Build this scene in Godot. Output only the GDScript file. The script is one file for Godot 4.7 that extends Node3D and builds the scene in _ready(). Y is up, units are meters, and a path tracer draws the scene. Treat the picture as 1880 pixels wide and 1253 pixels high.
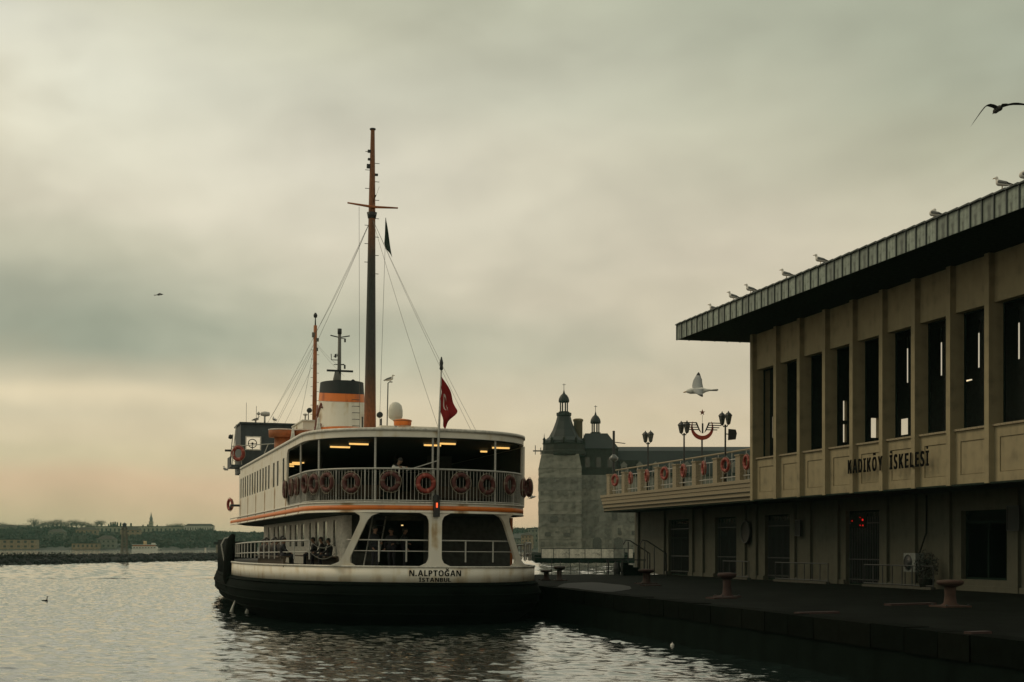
extends Node3D
# A ferry moored by its stern quarter at a pier building under an evening overcast.
# Metres, y up, water at y = 0, the eye 3.2 m above it, looking along -z.

const TW := Vector3(-3.09, 0.0, -58.7)   # middle of the ferry's stern at the waterline
const QUAY := 1.37                        # top of the quay
var names := {}
var T := {}
var C := {}
var rng := RandomNumberGenerator.new()
var ship: Node3D
var pier: Node3D

func numbered(n: String) -> String:
	var k: int = names.get(n, 0)
	names[n] = k + 1
	return n if k == 0 else "%s_%03d" % [n, k]

func thing(called: String, label: String, category: String, at := Vector3.ZERO, turn := 0.0, group := "") -> Node3D:
	var o := Node3D.new()
	o.name = numbered(called)
	add_child(o, true)
	o.position = at
	o.rotation.y = turn
	tag(o, label, category, group)
	return o

func tag(o: Node, label: String, category: String, group := "") -> Node:
	o.set_meta("label", label)
	o.set_meta("category", category)
	if group != "":
		o.set_meta("group", group)
	return o

func copy_of(o: Node3D, at: Vector3, turn: float, label := "", group := "") -> Node3D:
	var base := String(o.name)
	var cut := base.rfind("_")
	if cut > 0 and base.substr(cut + 1).is_valid_int():
		base = base.substr(0, cut)
	var c: Node3D = o.duplicate()
	c.name = numbered(base)
	add_child(c, true)
	c.position = at
	c.rotation = Vector3(0, turn, 0)
	if label != "":
		c.set_meta("label", label)
	if group != "":
		c.set_meta("group", group)
	return c

func commit(st: SurfaceTool, m: Material) -> ArrayMesh:
	st.generate_normals()
	st.set_material(m)
	return st.commit()

func put(called: String, mesh: Mesh, parent: Node, m: Material = null) -> MeshInstance3D:
	var o := MeshInstance3D.new()
	o.name = numbered(called) if parent == self else called
	o.mesh = mesh
	if m:
		o.material_override = m
	parent.add_child(o, true)
	return o

func obj(called: String, st: SurfaceTool, m: Material, parent: Node) -> MeshInstance3D:
	return put(called, commit(st, m), parent)

func struct(called: String, st: SurfaceTool, m: Material, kind := "structure") -> MeshInstance3D:
	var o := obj(called, st, m, self)
	o.set_meta("kind", kind)
	return o

func stuff(o: Node) -> Node:
	o.set_meta("kind", "stuff")
	return o

# ---------------------------------------------------------------- shapes
func flat() -> SurfaceTool:
	var st := SurfaceTool.new()
	st.begin(Mesh.PRIMITIVE_TRIANGLES)
	st.set_smooth_group(-1)
	return st

func soft() -> SurfaceTool:
	var st := SurfaceTool.new()
	st.begin(Mesh.PRIMITIVE_TRIANGLES)
	st.set_smooth_group(0)
	return st

func quad(st: SurfaceTool, a: Vector3, b: Vector3, c: Vector3, d: Vector3) -> void:
	for p: Vector3 in [a, b, c, a, c, d]:
		st.add_vertex(p)

func tri(st: SurfaceTool, a: Vector3, b: Vector3, c: Vector3) -> void:
	st.add_vertex(a); st.add_vertex(b); st.add_vertex(c)

func box(st: SurfaceTool, at: Vector3, size: Vector3, basis := Basis.IDENTITY) -> void:
	var h := size * 0.5
	var p: Array[Vector3] = []
	for k in 8:
		p.append(at + basis * Vector3(h.x if k & 1 else -h.x, h.y if k & 2 else -h.y, h.z if k & 4 else -h.z))
	quad(st, p[0], p[2], p[3], p[1]); quad(st, p[4], p[5], p[7], p[6])
	quad(st, p[0], p[4], p[6], p[2]); quad(st, p[1], p[3], p[7], p[5])
	quad(st, p[2], p[6], p[7], p[3]); quad(st, p[0], p[1], p[5], p[4])

func span(st: SurfaceTool, lo: Vector3, hi: Vector3) -> void:
	box(st, (lo + hi) * 0.5, (hi - lo).abs())

func rings(st: SurfaceTool, rs: Array, closed: bool, cap := true) -> void:
	for k in rs.size() - 1:
		var a: PackedVector3Array = rs[k]
		var b: PackedVector3Array = rs[k + 1]
		var n := a.size()
		for i in (n if closed else n - 1):
			var j := (i + 1) % n
			quad(st, a[i], b[i], b[j], a[j])
	if cap and closed:
		for e: int in [0, rs.size() - 1]:
			var a: PackedVector3Array = rs[e]
			var c := Vector3.ZERO
			for p in a:
				c += p / a.size()
			for i in a.size():
				var j := (i + 1) % a.size()
				if e == 0: tri(st, c, a[i], a[j])
				else: tri(st, c, a[j], a[i])

func tube(st: SurfaceTool, pts: Array, r, sides := 6, loop := false) -> void:
	var rs := []
	var n := pts.size()
	var side := Vector3.ZERO
	for k in n:
		var a: Vector3 = pts[(k - 1 + n) % n] if loop else pts[maxi(k - 1, 0)]
		var b: Vector3 = pts[(k + 1) % n] if loop else pts[mini(k + 1, n - 1)]
		var d := (b - a).normalized()
		if side == Vector3.ZERO:
			side = d.cross(Vector3.UP if absf(d.y) < 0.9 else Vector3.RIGHT).normalized()
		side = (side - d * side.dot(d)).normalized()
		var up := side.cross(d)
		var rad: float = r[k] if r is Array else r
		var ring := PackedVector3Array()
		for i in sides:
			var t := TAU * i / sides
			ring.append(pts[k] + (side * cos(t) + up * sin(t)) * rad)
		rs.append(ring)
	if loop:
		rs.append(rs[0])
	rings(st, rs, true, not loop)

func lathe(st: SurfaceTool, prof: Array, seg: int, at := Vector3.ZERO, basis := Basis.IDENTITY, cap := true) -> void:
	var rs := []
	for p: Vector2 in prof:
		var ring := PackedVector3Array()
		for i in seg:
			var t := TAU * i / seg
			ring.append(at + basis * Vector3(cos(t) * p.x, p.y, -sin(t) * p.x))
		rs.append(ring)
	rings(st, rs, true, cap)

func torus(st: SurfaceTool, R: float, r: float, seg := 20, sides := 8, basis := Basis.IDENTITY, from := 0.0, to := TAU) -> void:
	var pts := []
	var whole := to - from > 6.2
	for k in seg + (0 if whole else 1):
		var t := from + (to - from) * k / seg
		pts.append(basis * Vector3(cos(t) * R, sin(t) * R, 0))
	tube(st, pts, r, sides, whole)

# a polygon in the x-y plane, from z = -depth/2 to depth/2
func slab(st: SurfaceTool, poly: PackedVector2Array, depth: float, xf := Transform3D.IDENTITY) -> void:
	var idx := Geometry2D.triangulate_polygon(poly)
	var z := depth * 0.5
	for k in range(0, idx.size(), 3):
		var a := poly[idx[k]]; var b := poly[idx[k + 1]]; var c := poly[idx[k + 2]]
		tri(st, xf * Vector3(a.x, a.y, z), xf * Vector3(b.x, b.y, z), xf * Vector3(c.x, c.y, z))
		tri(st, xf * Vector3(a.x, a.y, -z), xf * Vector3(c.x, c.y, -z), xf * Vector3(b.x, b.y, -z))
	for k in poly.size():
		var a := poly[k]; var b := poly[(k + 1) % poly.size()]
		quad(st, xf * Vector3(a.x, a.y, z), xf * Vector3(b.x, b.y, z), xf * Vector3(b.x, b.y, -z), xf * Vector3(a.x, a.y, -z))

# a flat wall in the x-y plane with rectangular holes; front at z = 0, back at z = -deep
func holed(st: SurfaceTool, size: Rect2, holes: Array, deep: float, xf := Transform3D.IDENTITY) -> void:
	var xs := [size.position.x, size.end.x]
	var ys := [size.position.y, size.end.y]
	for h: Rect2 in holes:
		for v: float in [h.position.x, h.end.x]:
			if not xs.has(v): xs.append(v)
		for v: float in [h.position.y, h.end.y]:
			if not ys.has(v): ys.append(v)
	xs.sort(); ys.sort()
	for i in xs.size() - 1:
		for j in ys.size() - 1:
			var c := Vector2((xs[i] + xs[i + 1]) * 0.5, (ys[j] + ys[j + 1]) * 0.5)
			var open := false
			for h: Rect2 in holes:
				open = open or h.has_point(c)
			if open: continue
			for z: float in [0.0, -deep]:
				quad(st, xf * Vector3(xs[i], ys[j], z), xf * Vector3(xs[i], ys[j + 1], z), xf * Vector3(xs[i + 1], ys[j + 1], z), xf * Vector3(xs[i + 1], ys[j], z))
	for h: Rect2 in holes + [size]:
		var a := h.position; var b := h.end
		var cs := [Vector2(a.x, a.y), Vector2(b.x, a.y), Vector2(b.x, b.y), Vector2(a.x, b.y)]
		for k in 4:
			var p: Vector2 = cs[k]; var q: Vector2 = cs[(k + 1) % 4]
			quad(st, xf * Vector3(p.x, p.y, 0), xf * Vector3(q.x, q.y, 0), xf * Vector3(q.x, q.y, -deep), xf * Vector3(p.x, p.y, -deep))

# ---------------------------------------------------------------- surfaces
func noise_image(w: int, h: int, freq: float, seed_: int, octaves := 4) -> Image:
	var n := FastNoiseLite.new()
	n.seed = seed_
	n.frequency = freq
	n.fractal_octaves = octaves
	return n.get_seamless_image(w, h)

func ramp_texture(key: String, im: Image, cols: Array, im2: Image = null, share := 0.5) -> void:
	var g := Gradient.new()
	g.offsets = PackedFloat32Array(cols.map(func(c): return c[0]))
	g.colors = PackedColorArray(cols.map(func(c): return c[1]))
	var w := im.get_width(); var h := im.get_height()
	var out := Image.create(w, h, false, Image.FORMAT_RGB8)
	for y in h:
		for x in w:
			var v := im.get_pixel(x, y).r
			if im2: v = lerpf(v, im2.get_pixel(x, y).r, share)
			out.set_pixel(x, y, g.sample(v))
	T[key] = ImageTexture.create_from_image(out)

func grey(v: float) -> Color:
	return Color(v, v, v)

func textures() -> void:
	var s := noise_image(256, 16, 0.03, 3, 3)
	s.resize(256, 256, Image.INTERPOLATE_CUBIC)
	var b := noise_image(256, 256, 0.012, 5)
	ramp_texture("ship", s, [[0.0, Color(0.42, 0.28, 0.17)], [0.2, Color(0.72, 0.62, 0.49)], [0.33, Color(0.9, 0.87, 0.81)], [0.45, grey(0.96)], [1.0, grey(1.0)]], b, 0.45)
	ramp_texture("grain", noise_image(256, 256, 0.03, 7), [[0.0, grey(0.72)], [0.5, grey(0.9)], [1.0, grey(1.0)]])
	ramp_texture("blotch", b, [[0.0, grey(0.55)], [0.45, grey(0.82)], [1.0, grey(1.0)]], noise_image(256, 256, 0.09, 15), 0.3)
	ramp_texture("soot", s, [[0.0, grey(0.5)], [0.5, grey(0.85)], [1.0, grey(1.0)]], b, 0.5)
	ramp_texture("wall", s, [[0.0, grey(0.74)], [0.4, grey(0.9)], [1.0, grey(1.0)]], noise_image(256, 256, 0.02, 17), 0.6)
	ramp_texture("stone", noise_image(256, 256, 0.02, 9), [[0.0, Color(0.6, 0.58, 0.54)], [0.5, Color(0.85, 0.84, 0.8)], [1.0, grey(1.0)]], noise_image(256, 256, 0.11, 10), 0.4)
	ramp_texture("sheet", s, [[0.0, grey(0.62)], [0.5, grey(0.88)], [1.0, grey(1.0)]], noise_image(256, 256, 0.05, 12), 0.55)
	ramp_texture("asphalt", b, [[0.0, grey(0.4)], [0.4, grey(0.68)], [0.7, grey(0.85)], [1.0, grey(1.0)]], noise_image(256, 256, 0.1, 20), 0.45)
	var ripple := noise_image(512, 512, 0.022, 31, 5)
	ripple.convert(Image.FORMAT_RGBA8)
	ripple.bump_map_to_normal_map(5.0)
	T["ripple"] = ImageTexture.create_from_image(ripple)

# colour given as a linear base colour
func mat(key: String, c: Color, rough := 0.7, tex := "", scale := Vector3.ONE, metal := 0.0, world := false) -> StandardMaterial3D:
	if C.has(key): return C[key]
	var m := StandardMaterial3D.new()
	m.resource_name = key
	m.albedo_color = c.linear_to_srgb()
	m.roughness = rough
	m.metallic = metal
	m.cull_mode = BaseMaterial3D.CULL_DISABLED
	if tex != "":
		m.albedo_texture = T[tex]
		m.uv1_triplanar = true
		m.uv1_world_triplanar = world
		m.uv1_scale = scale
	C[key] = m
	return m

func glow(key: String, c: Color, e: float) -> StandardMaterial3D:
	if C.has(key): return C[key]
	var m := StandardMaterial3D.new()
	m.albedo_color = c
	m.emission_enabled = true
	m.emission = c
	m.emission_energy_multiplier = e
	C[key] = m
	return m

func lamp(parent: Node3D, at: Vector3, c: Color, e: float, size := 0.1) -> void:
	var l := OmniLight3D.new()
	l.name = "lamp_light"
	l.position = at
	l.light_color = c
	l.light_energy = e
	l.light_size = size
	l.omni_range = 12.0
	l.omni_attenuation = 2.0
	l.shadow_enabled = true
	parent.add_child(l, true)

func materials() -> void:
	mat("white", Color(0.76, 0.72, 0.62), 0.5, "ship", Vector3(0.22, 0.22, 0.22))
	mat("white_clean", Color(0.74, 0.71, 0.62), 0.5, "grain", Vector3.ONE * 0.6)
	mat("rail", Color(0.52, 0.51, 0.46), 0.45, "grain", Vector3.ONE * 2.0)
	mat("orange", Color(0.72, 0.18, 0.02), 0.5, "ship", Vector3.ONE * 0.35)
	mat("orange_worn", Color(0.42, 0.13, 0.03), 0.6, "soot", Vector3.ONE * 0.3)
	mat("hull", Color(0.006, 0.0095, 0.0078), 0.8, "blotch", Vector3.ONE * 0.2)
	mat("rubber", Color(0.013, 0.015, 0.013), 0.7, "grain", Vector3.ONE)
	mat("black_iron", Color(0.018, 0.022, 0.022), 0.55, "grain", Vector3.ONE)
	mat("soot", Color(0.014, 0.022, 0.024), 0.7, "soot", Vector3.ONE * 0.3)
	mat("inside", Color(0.026, 0.036, 0.03), 0.85, "grain", Vector3.ONE * 0.4)  # gloom of the interiors is put into this dark base colour
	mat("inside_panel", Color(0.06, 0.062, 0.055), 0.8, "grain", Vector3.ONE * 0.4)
	mat("grey_steel", Color(0.045, 0.062, 0.07), 0.6, "blotch", Vector3.ONE * 0.4)
	mat("deck", Color(0.06, 0.055, 0.045), 0.8, "grain", Vector3.ONE * 0.4)
	mat("bench", Color(0.07, 0.045, 0.025), 0.7, "grain", Vector3.ONE)
	mat("dark_glass", Color(0.02, 0.026, 0.028), 0.12)
	mat("buoy", Color(0.30, 0.035, 0.02), 0.6, "blotch", Vector3.ONE * 1.5)
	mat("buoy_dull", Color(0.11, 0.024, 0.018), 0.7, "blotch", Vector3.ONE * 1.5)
	mat("buoy_band", Color(0.34, 0.09, 0.06), 0.6)
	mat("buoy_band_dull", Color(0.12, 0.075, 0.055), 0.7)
	mat("rope", Color(0.30, 0.26, 0.19), 0.9)
	mat("void", Color(0.012, 0.021, 0.017), 0.9)
	mat("wire", Color(0.10, 0.10, 0.085), 0.6)
	mat("letter", Color(0.006, 0.006, 0.006), 0.95)
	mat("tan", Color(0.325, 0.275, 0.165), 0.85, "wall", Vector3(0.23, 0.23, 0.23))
	mat("tan_shaded", Color(0.066, 0.066, 0.045), 0.85, "wall", Vector3.ONE * 0.3)  # the wall's tan with the overhang's shade put into the colour
	mat("moulding", Color(0.33, 0.275, 0.18), 0.8, "grain", Vector3.ONE * 1.3)
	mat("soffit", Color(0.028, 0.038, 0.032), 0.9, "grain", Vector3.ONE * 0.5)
	mat("zinc", Color(0.13, 0.15, 0.14), 0.5, "soot", Vector3.ONE * 0.8, 0.3)
	mat("zinc_seam", Color(0.04, 0.05, 0.048), 0.5)
	mat("concrete", Color(0.0105, 0.013, 0.011), 0.8, "asphalt", Vector3.ONE * 0.14, 0.0, true)
	mat("quay_side", Color(0.006, 0.0105, 0.0085), 0.85, "blotch", Vector3.ONE * 0.3, 0.0, true)
	mat("quay_cap", Color(0.004, 0.006, 0.005), 0.85, "stone", Vector3.ONE * 0.5)
	mat("quay_cap_b", Color(0.006, 0.0078, 0.0064), 0.85, "stone", Vector3.ONE * 0.6)
	mat("worn", Color(0.0165, 0.0185, 0.0155), 0.85, "asphalt", Vector3.ONE * 0.3, 0.0, true)
	mat("red_iron", Color(0.034, 0.012, 0.009), 0.85, "blotch", Vector3.ONE * 1.2)
	mat("sheet", Color(0.30, 0.29, 0.235), 0.9, "sheet", Vector3(0.05, 0.05, 0.05))
	mat("sheet_dim", Color(0.245, 0.24, 0.20), 0.9, "sheet", Vector3(0.06, 0.06, 0.06))
	mat("slate", Color(0.004, 0.009, 0.0085), 0.6, "blotch", Vector3.ONE * 0.2)
	mat("old_stone", Color(0.035, 0.036, 0.03), 0.9, "stone", Vector3.ONE * 0.15)
	mat("hoarding", Color(0.62, 0.58, 0.48), 0.7, "sheet", Vector3.ONE * 0.12)
	mat("rock", Color(0.022, 0.026, 0.025), 0.9, "blotch", Vector3.ONE * 0.3)
	mat("wood", Color(0.036, 0.036, 0.031), 0.95, "blotch", Vector3.ONE * 0.03, 0.0, true)
	mat("leaf", Color(0.022, 0.026, 0.021), 0.95)
	mat("twig", Color(0.075, 0.068, 0.055), 0.95)
	mat("gull_white", Color(0.62, 0.60, 0.55), 0.8)
	mat("gull_grey", Color(0.16, 0.17, 0.165), 0.8)
	mat("gull_dark", Color(0.03, 0.03, 0.03), 0.8)
	mat("beak", Color(0.35, 0.2, 0.05), 0.6)
	mat("skin", Color(0.30, 0.17, 0.11), 0.7)
	mat("hair", Color(0.015, 0.012, 0.01), 0.6)

	for k: String in ["hull", "rubber", "concrete", "quay_side", "quay_cap", "quay_cap_b", "soffit", "void", "letter"]:
		C[k].metallic_specular = 0.1

func srgb(r: float, g: float, b: float) -> Color:
	return Color(r / 255.0, g / 255.0, b / 255.0)

# ---------------------------------------------------------------- sky: an evening overcast in layers
func sky_texture() -> ImageTexture:
	var W := 2048
	var H := 1024
	# rows by elevation in degrees, columns by azimuth in degrees; the same weather goes on all round
	var els := [0.0, 1.1, 2.3, 3.25, 4.3, 4.95, 5.7, 6.4, 7.3, 8.1, 9.3, 11.0, 12.6, 14.6, 17.0, 18.9, 20.4]
	var azs := [-19.2, -13.3, -5.1, 1.3, 7.6, 13.7, 19.2]
	var rows := [
		[188,172,136, 190,173,136, 202,176,140, 206,178,142, 206,178,142, 200,175,140, 196,172,138],
		[190,175,138, 195,176,140, 206,178,142, 210,180,144, 210,180,144, 204,178,144, 200,176,142],
		[208,184,150, 208,182,148, 212,184,149, 212,184,149, 212,185,150, 208,184,150, 204,182,150],
		[204,192,158, 206,193,158, 210,190,155, 210,190,156, 208,188,156, 206,187,156, 204,186,156],
		[210,197,165, 211,197,165, 212,197,166, 210,196,166, 206,191,162, 204,190,161, 202,188,160],
		[203,192,163, 206,194,164, 212,197,166, 209,196,166, 205,190,160, 203,189,160, 201,188,160],
		[216,203,171, 218,204,172, 206,194,165, 205,193,166, 204,190,162, 202,189,162, 200,188,162],
		[206,195,166, 186,180,155, 190,183,158, 196,188,163, 200,189,163, 199,188,163, 198,187,163],
		[180,174,149, 156,161,142, 176,175,153, 188,184,161, 198,188,163, 198,188,163, 197,187,163],
		[159,162,143, 155,160,141, 174,174,153, 190,185,163, 200,190,166, 199,189,164, 198,188,164],
		[163,166,147, 168,170,150, 190,186,164, 200,192,170, 203,194,170, 200,190,166, 195,186,162],
		[186,184,162, 198,195,172, 206,199,178, 206,199,177, 205,196,174, 200,192,168, 190,185,160],
		[198,192,170, 216,210,188, 208,202,182, 205,199,178, 202,195,173, 192,187,164, 182,180,158],
		[206,199,176, 224,220,198, 210,205,186, 204,199,178, 194,191,169, 178,177,154, 172,174,154],
		[208,202,180, 222,220,200, 208,206,186, 195,194,174, 182,182,161, 165,168,148, 161,166,148],
		[222,220,205, 215,213,193, 198,197,175, 188,188,168, 176,178,158, 165,169,149, 160,165,147],
		[205,203,185, 205,203,180, 190,190,168, 185,186,165, 172,175,155, 166,170,150, 162,167,148]]
	var n := FastNoiseLite.new()
	n.seed = 4
	n.frequency = 1.0
	n.fractal_octaves = 4
	var data := PackedFloat32Array()
	data.resize(W * H * 3)
	var mean := Vector3(0.50, 0.49, 0.40)
	for y in H:
		var el := 90.0 - (y + 0.5) * 180.0 / H
		for x in W:
			var az := (x + 0.5) * 360.0 / W - 180.0
			var at := (y * W + x) * 3
			if el < -1.0:
				data[at] = 0.08; data[at + 1] = 0.085; data[at + 2] = 0.07
				continue
			var wx := cos(deg_to_rad(az)); var wz := sin(deg_to_rad(az))
			var e2 := maxf(el, 0.0)
			var wisp := n.get_noise_3d(wx * 3.0 + 20.0, e2 * 0.17 + wz * 1.7, wz * 2.4) * clampf(e2 / 6.0 - 0.3, 0.0, 1.0)
			var big := n.get_noise_3d(wx * 5.0, e2 * 0.16, wz * 5.0)
			var fine := n.get_noise_3d(wx * 14.0 + 9.0, e2 * 0.55 + big, wz * 14.0)
			var e := maxf(e2 + big * 0.5 * minf(e2 * 0.4, 1.0), 0.0)
			# the weather seen ahead runs on all round, there and back
			var a := az
			if absf(az) > 19.2:
				a = 19.2 - 38.4 * pingpong(fposmod(az - 19.2, 360.0) / 321.6 * 7.0, 1.0)
			a = clampf(a + fine * 1.5, -19.2, 19.2)
			var i := 0
			while i < 15 and e > els[i + 1]: i += 1
			var j := 0
			while j < 5 and a > azs[j + 1]: j += 1
			var te := clampf((e - els[i]) / (els[i + 1] - els[i]), 0.0, 1.0)
			var ta := clampf((a - azs[j]) / (azs[j + 1] - azs[j]), 0.0, 1.0)
			te = lerpf(te, te * te * (3.0 - 2.0 * te), 0.5)
			ta = lerpf(ta, ta * ta * (3.0 - 2.0 * ta), 0.5)
			var r0: Array = rows[i]
			var r1: Array = rows[i + 1]
			var up := clampf((e2 - 20.4) / 25.0, 0.0, 1.0)
			for k in 3:
				var v := lerpf(lerpf(r0[j * 3 + k], r0[j * 3 + 3 + k], ta), lerpf(r1[j * 3 + k], r1[j * 3 + 3 + k], ta), te) / 255.0
				v = pow((v + 0.055) / 1.055, 2.4)
				v = lerpf(v, mean[k] * (1.0 + big * 0.15), up)
				data[at + k] = v * 1.05 * (1.0 + fine * 0.09 + big * 0.08 + wisp * 0.17)
	var im := Image.create_from_data(W, H, false, Image.FORMAT_RGBF, data.to_byte_array())
	return ImageTexture.create_from_image(im)

func stage() -> void:
	var cam := Camera3D.new()
	cam.name = "camera"
	cam.projection = Camera3D.PROJECTION_FRUSTUM
	cam.near = 0.1
	cam.far = 9000.0
	cam.keep_aspect = Camera3D.KEEP_HEIGHT
	cam.size = 1253.0 / 2700.0 * 0.1
	cam.frustum_offset = Vector2(0.0, 376.5 / 2700.0 * 0.1)
	cam.position = Vector3(0, 3.2, 0)
	add_child(cam)
	cam.current = true
	var env := Environment.new()
	env.background_mode = Environment.BG_SKY
	var sky := Sky.new()
	var sm := PanoramaSkyMaterial.new()
	sm.panorama = sky_texture()
	sky.sky_material = sm
	env.sky = sky
	env.tonemap_mode = Environment.TONE_MAPPER_LINEAR
	env.tonemap_exposure = 1.0
	env.sdfgi_enabled = true
	env.ssao_enabled = true
	env.ssil_enabled = true
	env.fog_enabled = true
	env.fog_density = 0.00009
	env.fog_light_color = Color(0.66, 0.88, 0.80)
	var we := WorldEnvironment.new()
	we.name = "world_environment"
	we.environment = env
	add_child(we)
	var sun := DirectionalLight3D.new()
	sun.name = "sun"
	sun.light_energy = 0.28
	sun.light_color = Color(1.0, 0.9, 0.74)
	sun.light_angular_distance = 25.0
	sun.shadow_enabled = true
	add_child(sun)
	sun.look_at_from_position(Vector3(-0.70, 0.66, -0.20) * 50.0, Vector3.ZERO)

func _ready() -> void:
	rng.seed = 11
	stage()
	textures()
	materials()
	water()
	far_shore()
	station()
	quay()
	pier_building()
	terrace()
	ferry()
	ferry_top()
	ferry_people()
	gulls()

# ---------------------------------------------------------------- water
func water() -> void:
	var m := StandardMaterial3D.new()
	m.resource_name = "sea"
	m.albedo_color = Color(0.012, 0.022, 0.02).linear_to_srgb()
	m.roughness = 0.06
	m.metallic_specular = 0.9
	m.normal_enabled = true
	m.normal_texture = T["ripple"]
	m.normal_scale = 0.35
	m.uv1_triplanar = true
	m.uv1_world_triplanar = true
	m.uv1_scale = Vector3(0.14, 0.14, 0.14)
	m.clearcoat_enabled = true
	m.clearcoat = 0.65
	m.clearcoat_roughness = 0.03
	var a := FastNoiseLite.new()
	a.seed = 21; a.frequency = 0.4; a.fractal_octaves = 1
	var b := FastNoiseLite.new()
	b.seed = 22; b.frequency = 1.5; b.fractal_octaves = 2; b.fractal_gain = 0.5
	var patch := func(x0: float, x1: float, z0: float, z1: float, nx: int, nz: int, near: float) -> void:
		var v := PackedVector3Array()
		var far := 1.0 if near < 0.6 else 2.2
		var idx := PackedInt32Array()
		for k in nz + 1:
			var t := float(k) / nz
			var z := lerpf(z0, z1, t * (near + (1.0 - near) * t))
			for i in nx + 1:
				var x := lerpf(x0, x1, float(i) / nx)
				# crests lie across the fairway, longer than they are wide
				var h := a.get_noise_2d((x * 0.7 + z * 0.15) / far, z / far) * 0.02 * far
				var c := b.get_noise_2d((x * 0.6 - z * 0.1) / far, z / far) * far
				h += c * 0.028 + 0.05 * maxf(c - 0.24 * far, 0.0)
				v.append(Vector3(x, h, z))
		idx.resize(nx * nz * 6)
		var at := 0
		for k in nz:
			for i in nx:
				var p := k * (nx + 1) + i
				idx[at] = p; idx[at + 1] = p + nx + 1; idx[at + 2] = p + 1
				idx[at + 3] = p + 1; idx[at + 4] = p + nx + 1; idx[at + 5] = p + nx + 2
				at += 6
		var arr := []
		arr.resize(Mesh.ARRAY_MAX)
		arr[Mesh.ARRAY_VERTEX] = v
		arr[Mesh.ARRAY_INDEX] = idx
		var st := SurfaceTool.new()
		st.create_from_arrays(arr)
		st.generate_normals()
		st.set_material(m)
		put("sea", st.commit(), self).set_meta("kind", "structure")
	patch.call(-52.0, 16.0, -27.0, -143.0, 520, 760, 0.5)
	patch.call(-190.0, 30.0, -143.0, -430.0, 300, 420, 0.8)
	var f := soft()
	for r: Array in [[-3000, -52, 60, -143], [16, 3000, 60, -143], [-52, 16, 60, -27], [-3000, -190, -143, -430], [30, 3000, -143, -430], [-3000, 3000, -430, -3600]]:
		quad(f, Vector3(r[0], 0, r[2]), Vector3(r[1], 0, r[2]), Vector3(r[1], 0, r[3]), Vector3(r[0], 0, r[3]))
	struct("sea", f, m)

# ---------------------------------------------------------------- the far shore
func crest(x: float) -> float:      # the skyline of the far hill
	return 20.0 + 2.2 * sin(x * 0.011 + 1.0) + 1.2 * sin(x * 0.037)

func tree(called: String, label: String, at: Vector3, h: float, w: float, kind: int, seed_: int) -> Node3D:
	var r := RandomNumberGenerator.new()
	r.seed = seed_
	var o := thing(called, label, "tree", at, 0.0, label)
	var tk := soft()
	tube(tk, [Vector3(0, -1, 0), Vector3(0.05 * w, h * 0.35, 0), Vector3(0, h * 0.7, 0)], [w * 0.06, w * 0.04, 0.02], 5)
	if kind == 0:
		for k in 7:
			var t := k * 2.4
			tube(tk, [Vector3(0, h * (0.25 + 0.05 * k), 0), Vector3(cos(t) * w * 0.22, h * (0.5 + 0.04 * k), sin(t) * w * 0.22), Vector3(cos(t) * w * 0.4, h * (0.7 + 0.04 * k), sin(t) * w * 0.4)], [w * 0.03, w * 0.02, 0.01], 4)
	obj("trunk", tk, C["twig"], o)
	var st := flat()
	var n := 420 if kind == 0 else 380
	for k in n:
		var p: Vector3
		if kind == 0:
			p = Vector3(r.randfn(), r.randfn() * 0.8, r.randfn())
			p = p.normalized() * pow(r.randf(), 0.4) * Vector3(w * 0.52, h * 0.36, w * 0.52).x if false else Vector3(p.x * w * 0.24, h * 0.64 + p.y * h * 0.19, p.z * w * 0.24)
		else:
			var t := r.randf()
			var rad := w * 0.5 * (1.0 - t) * minf(1.0, 0.3 + t * 6.0) * sqrt(r.randf())
			var q := r.randf() * TAU
			p = Vector3(cos(q) * rad, h * (0.06 + 0.94 * t), sin(q) * rad)
		var s := (0.045 if kind == 0 else 0.10) * h * r.randf_range(0.5, 1.3)
		var d1 := Vector3(r.randfn(), r.randfn(), r.randfn()).normalized() * s
		var d2 := Vector3(r.randfn(), r.randfn(), r.randfn()).normalized() * s
		tri(st, p + d1, p + d2, p - d1 * 0.6 - d2 * 0.6)
	obj("crown", st, C["twig"] if kind == 0 else C["leaf"], o)
	return o

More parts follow.
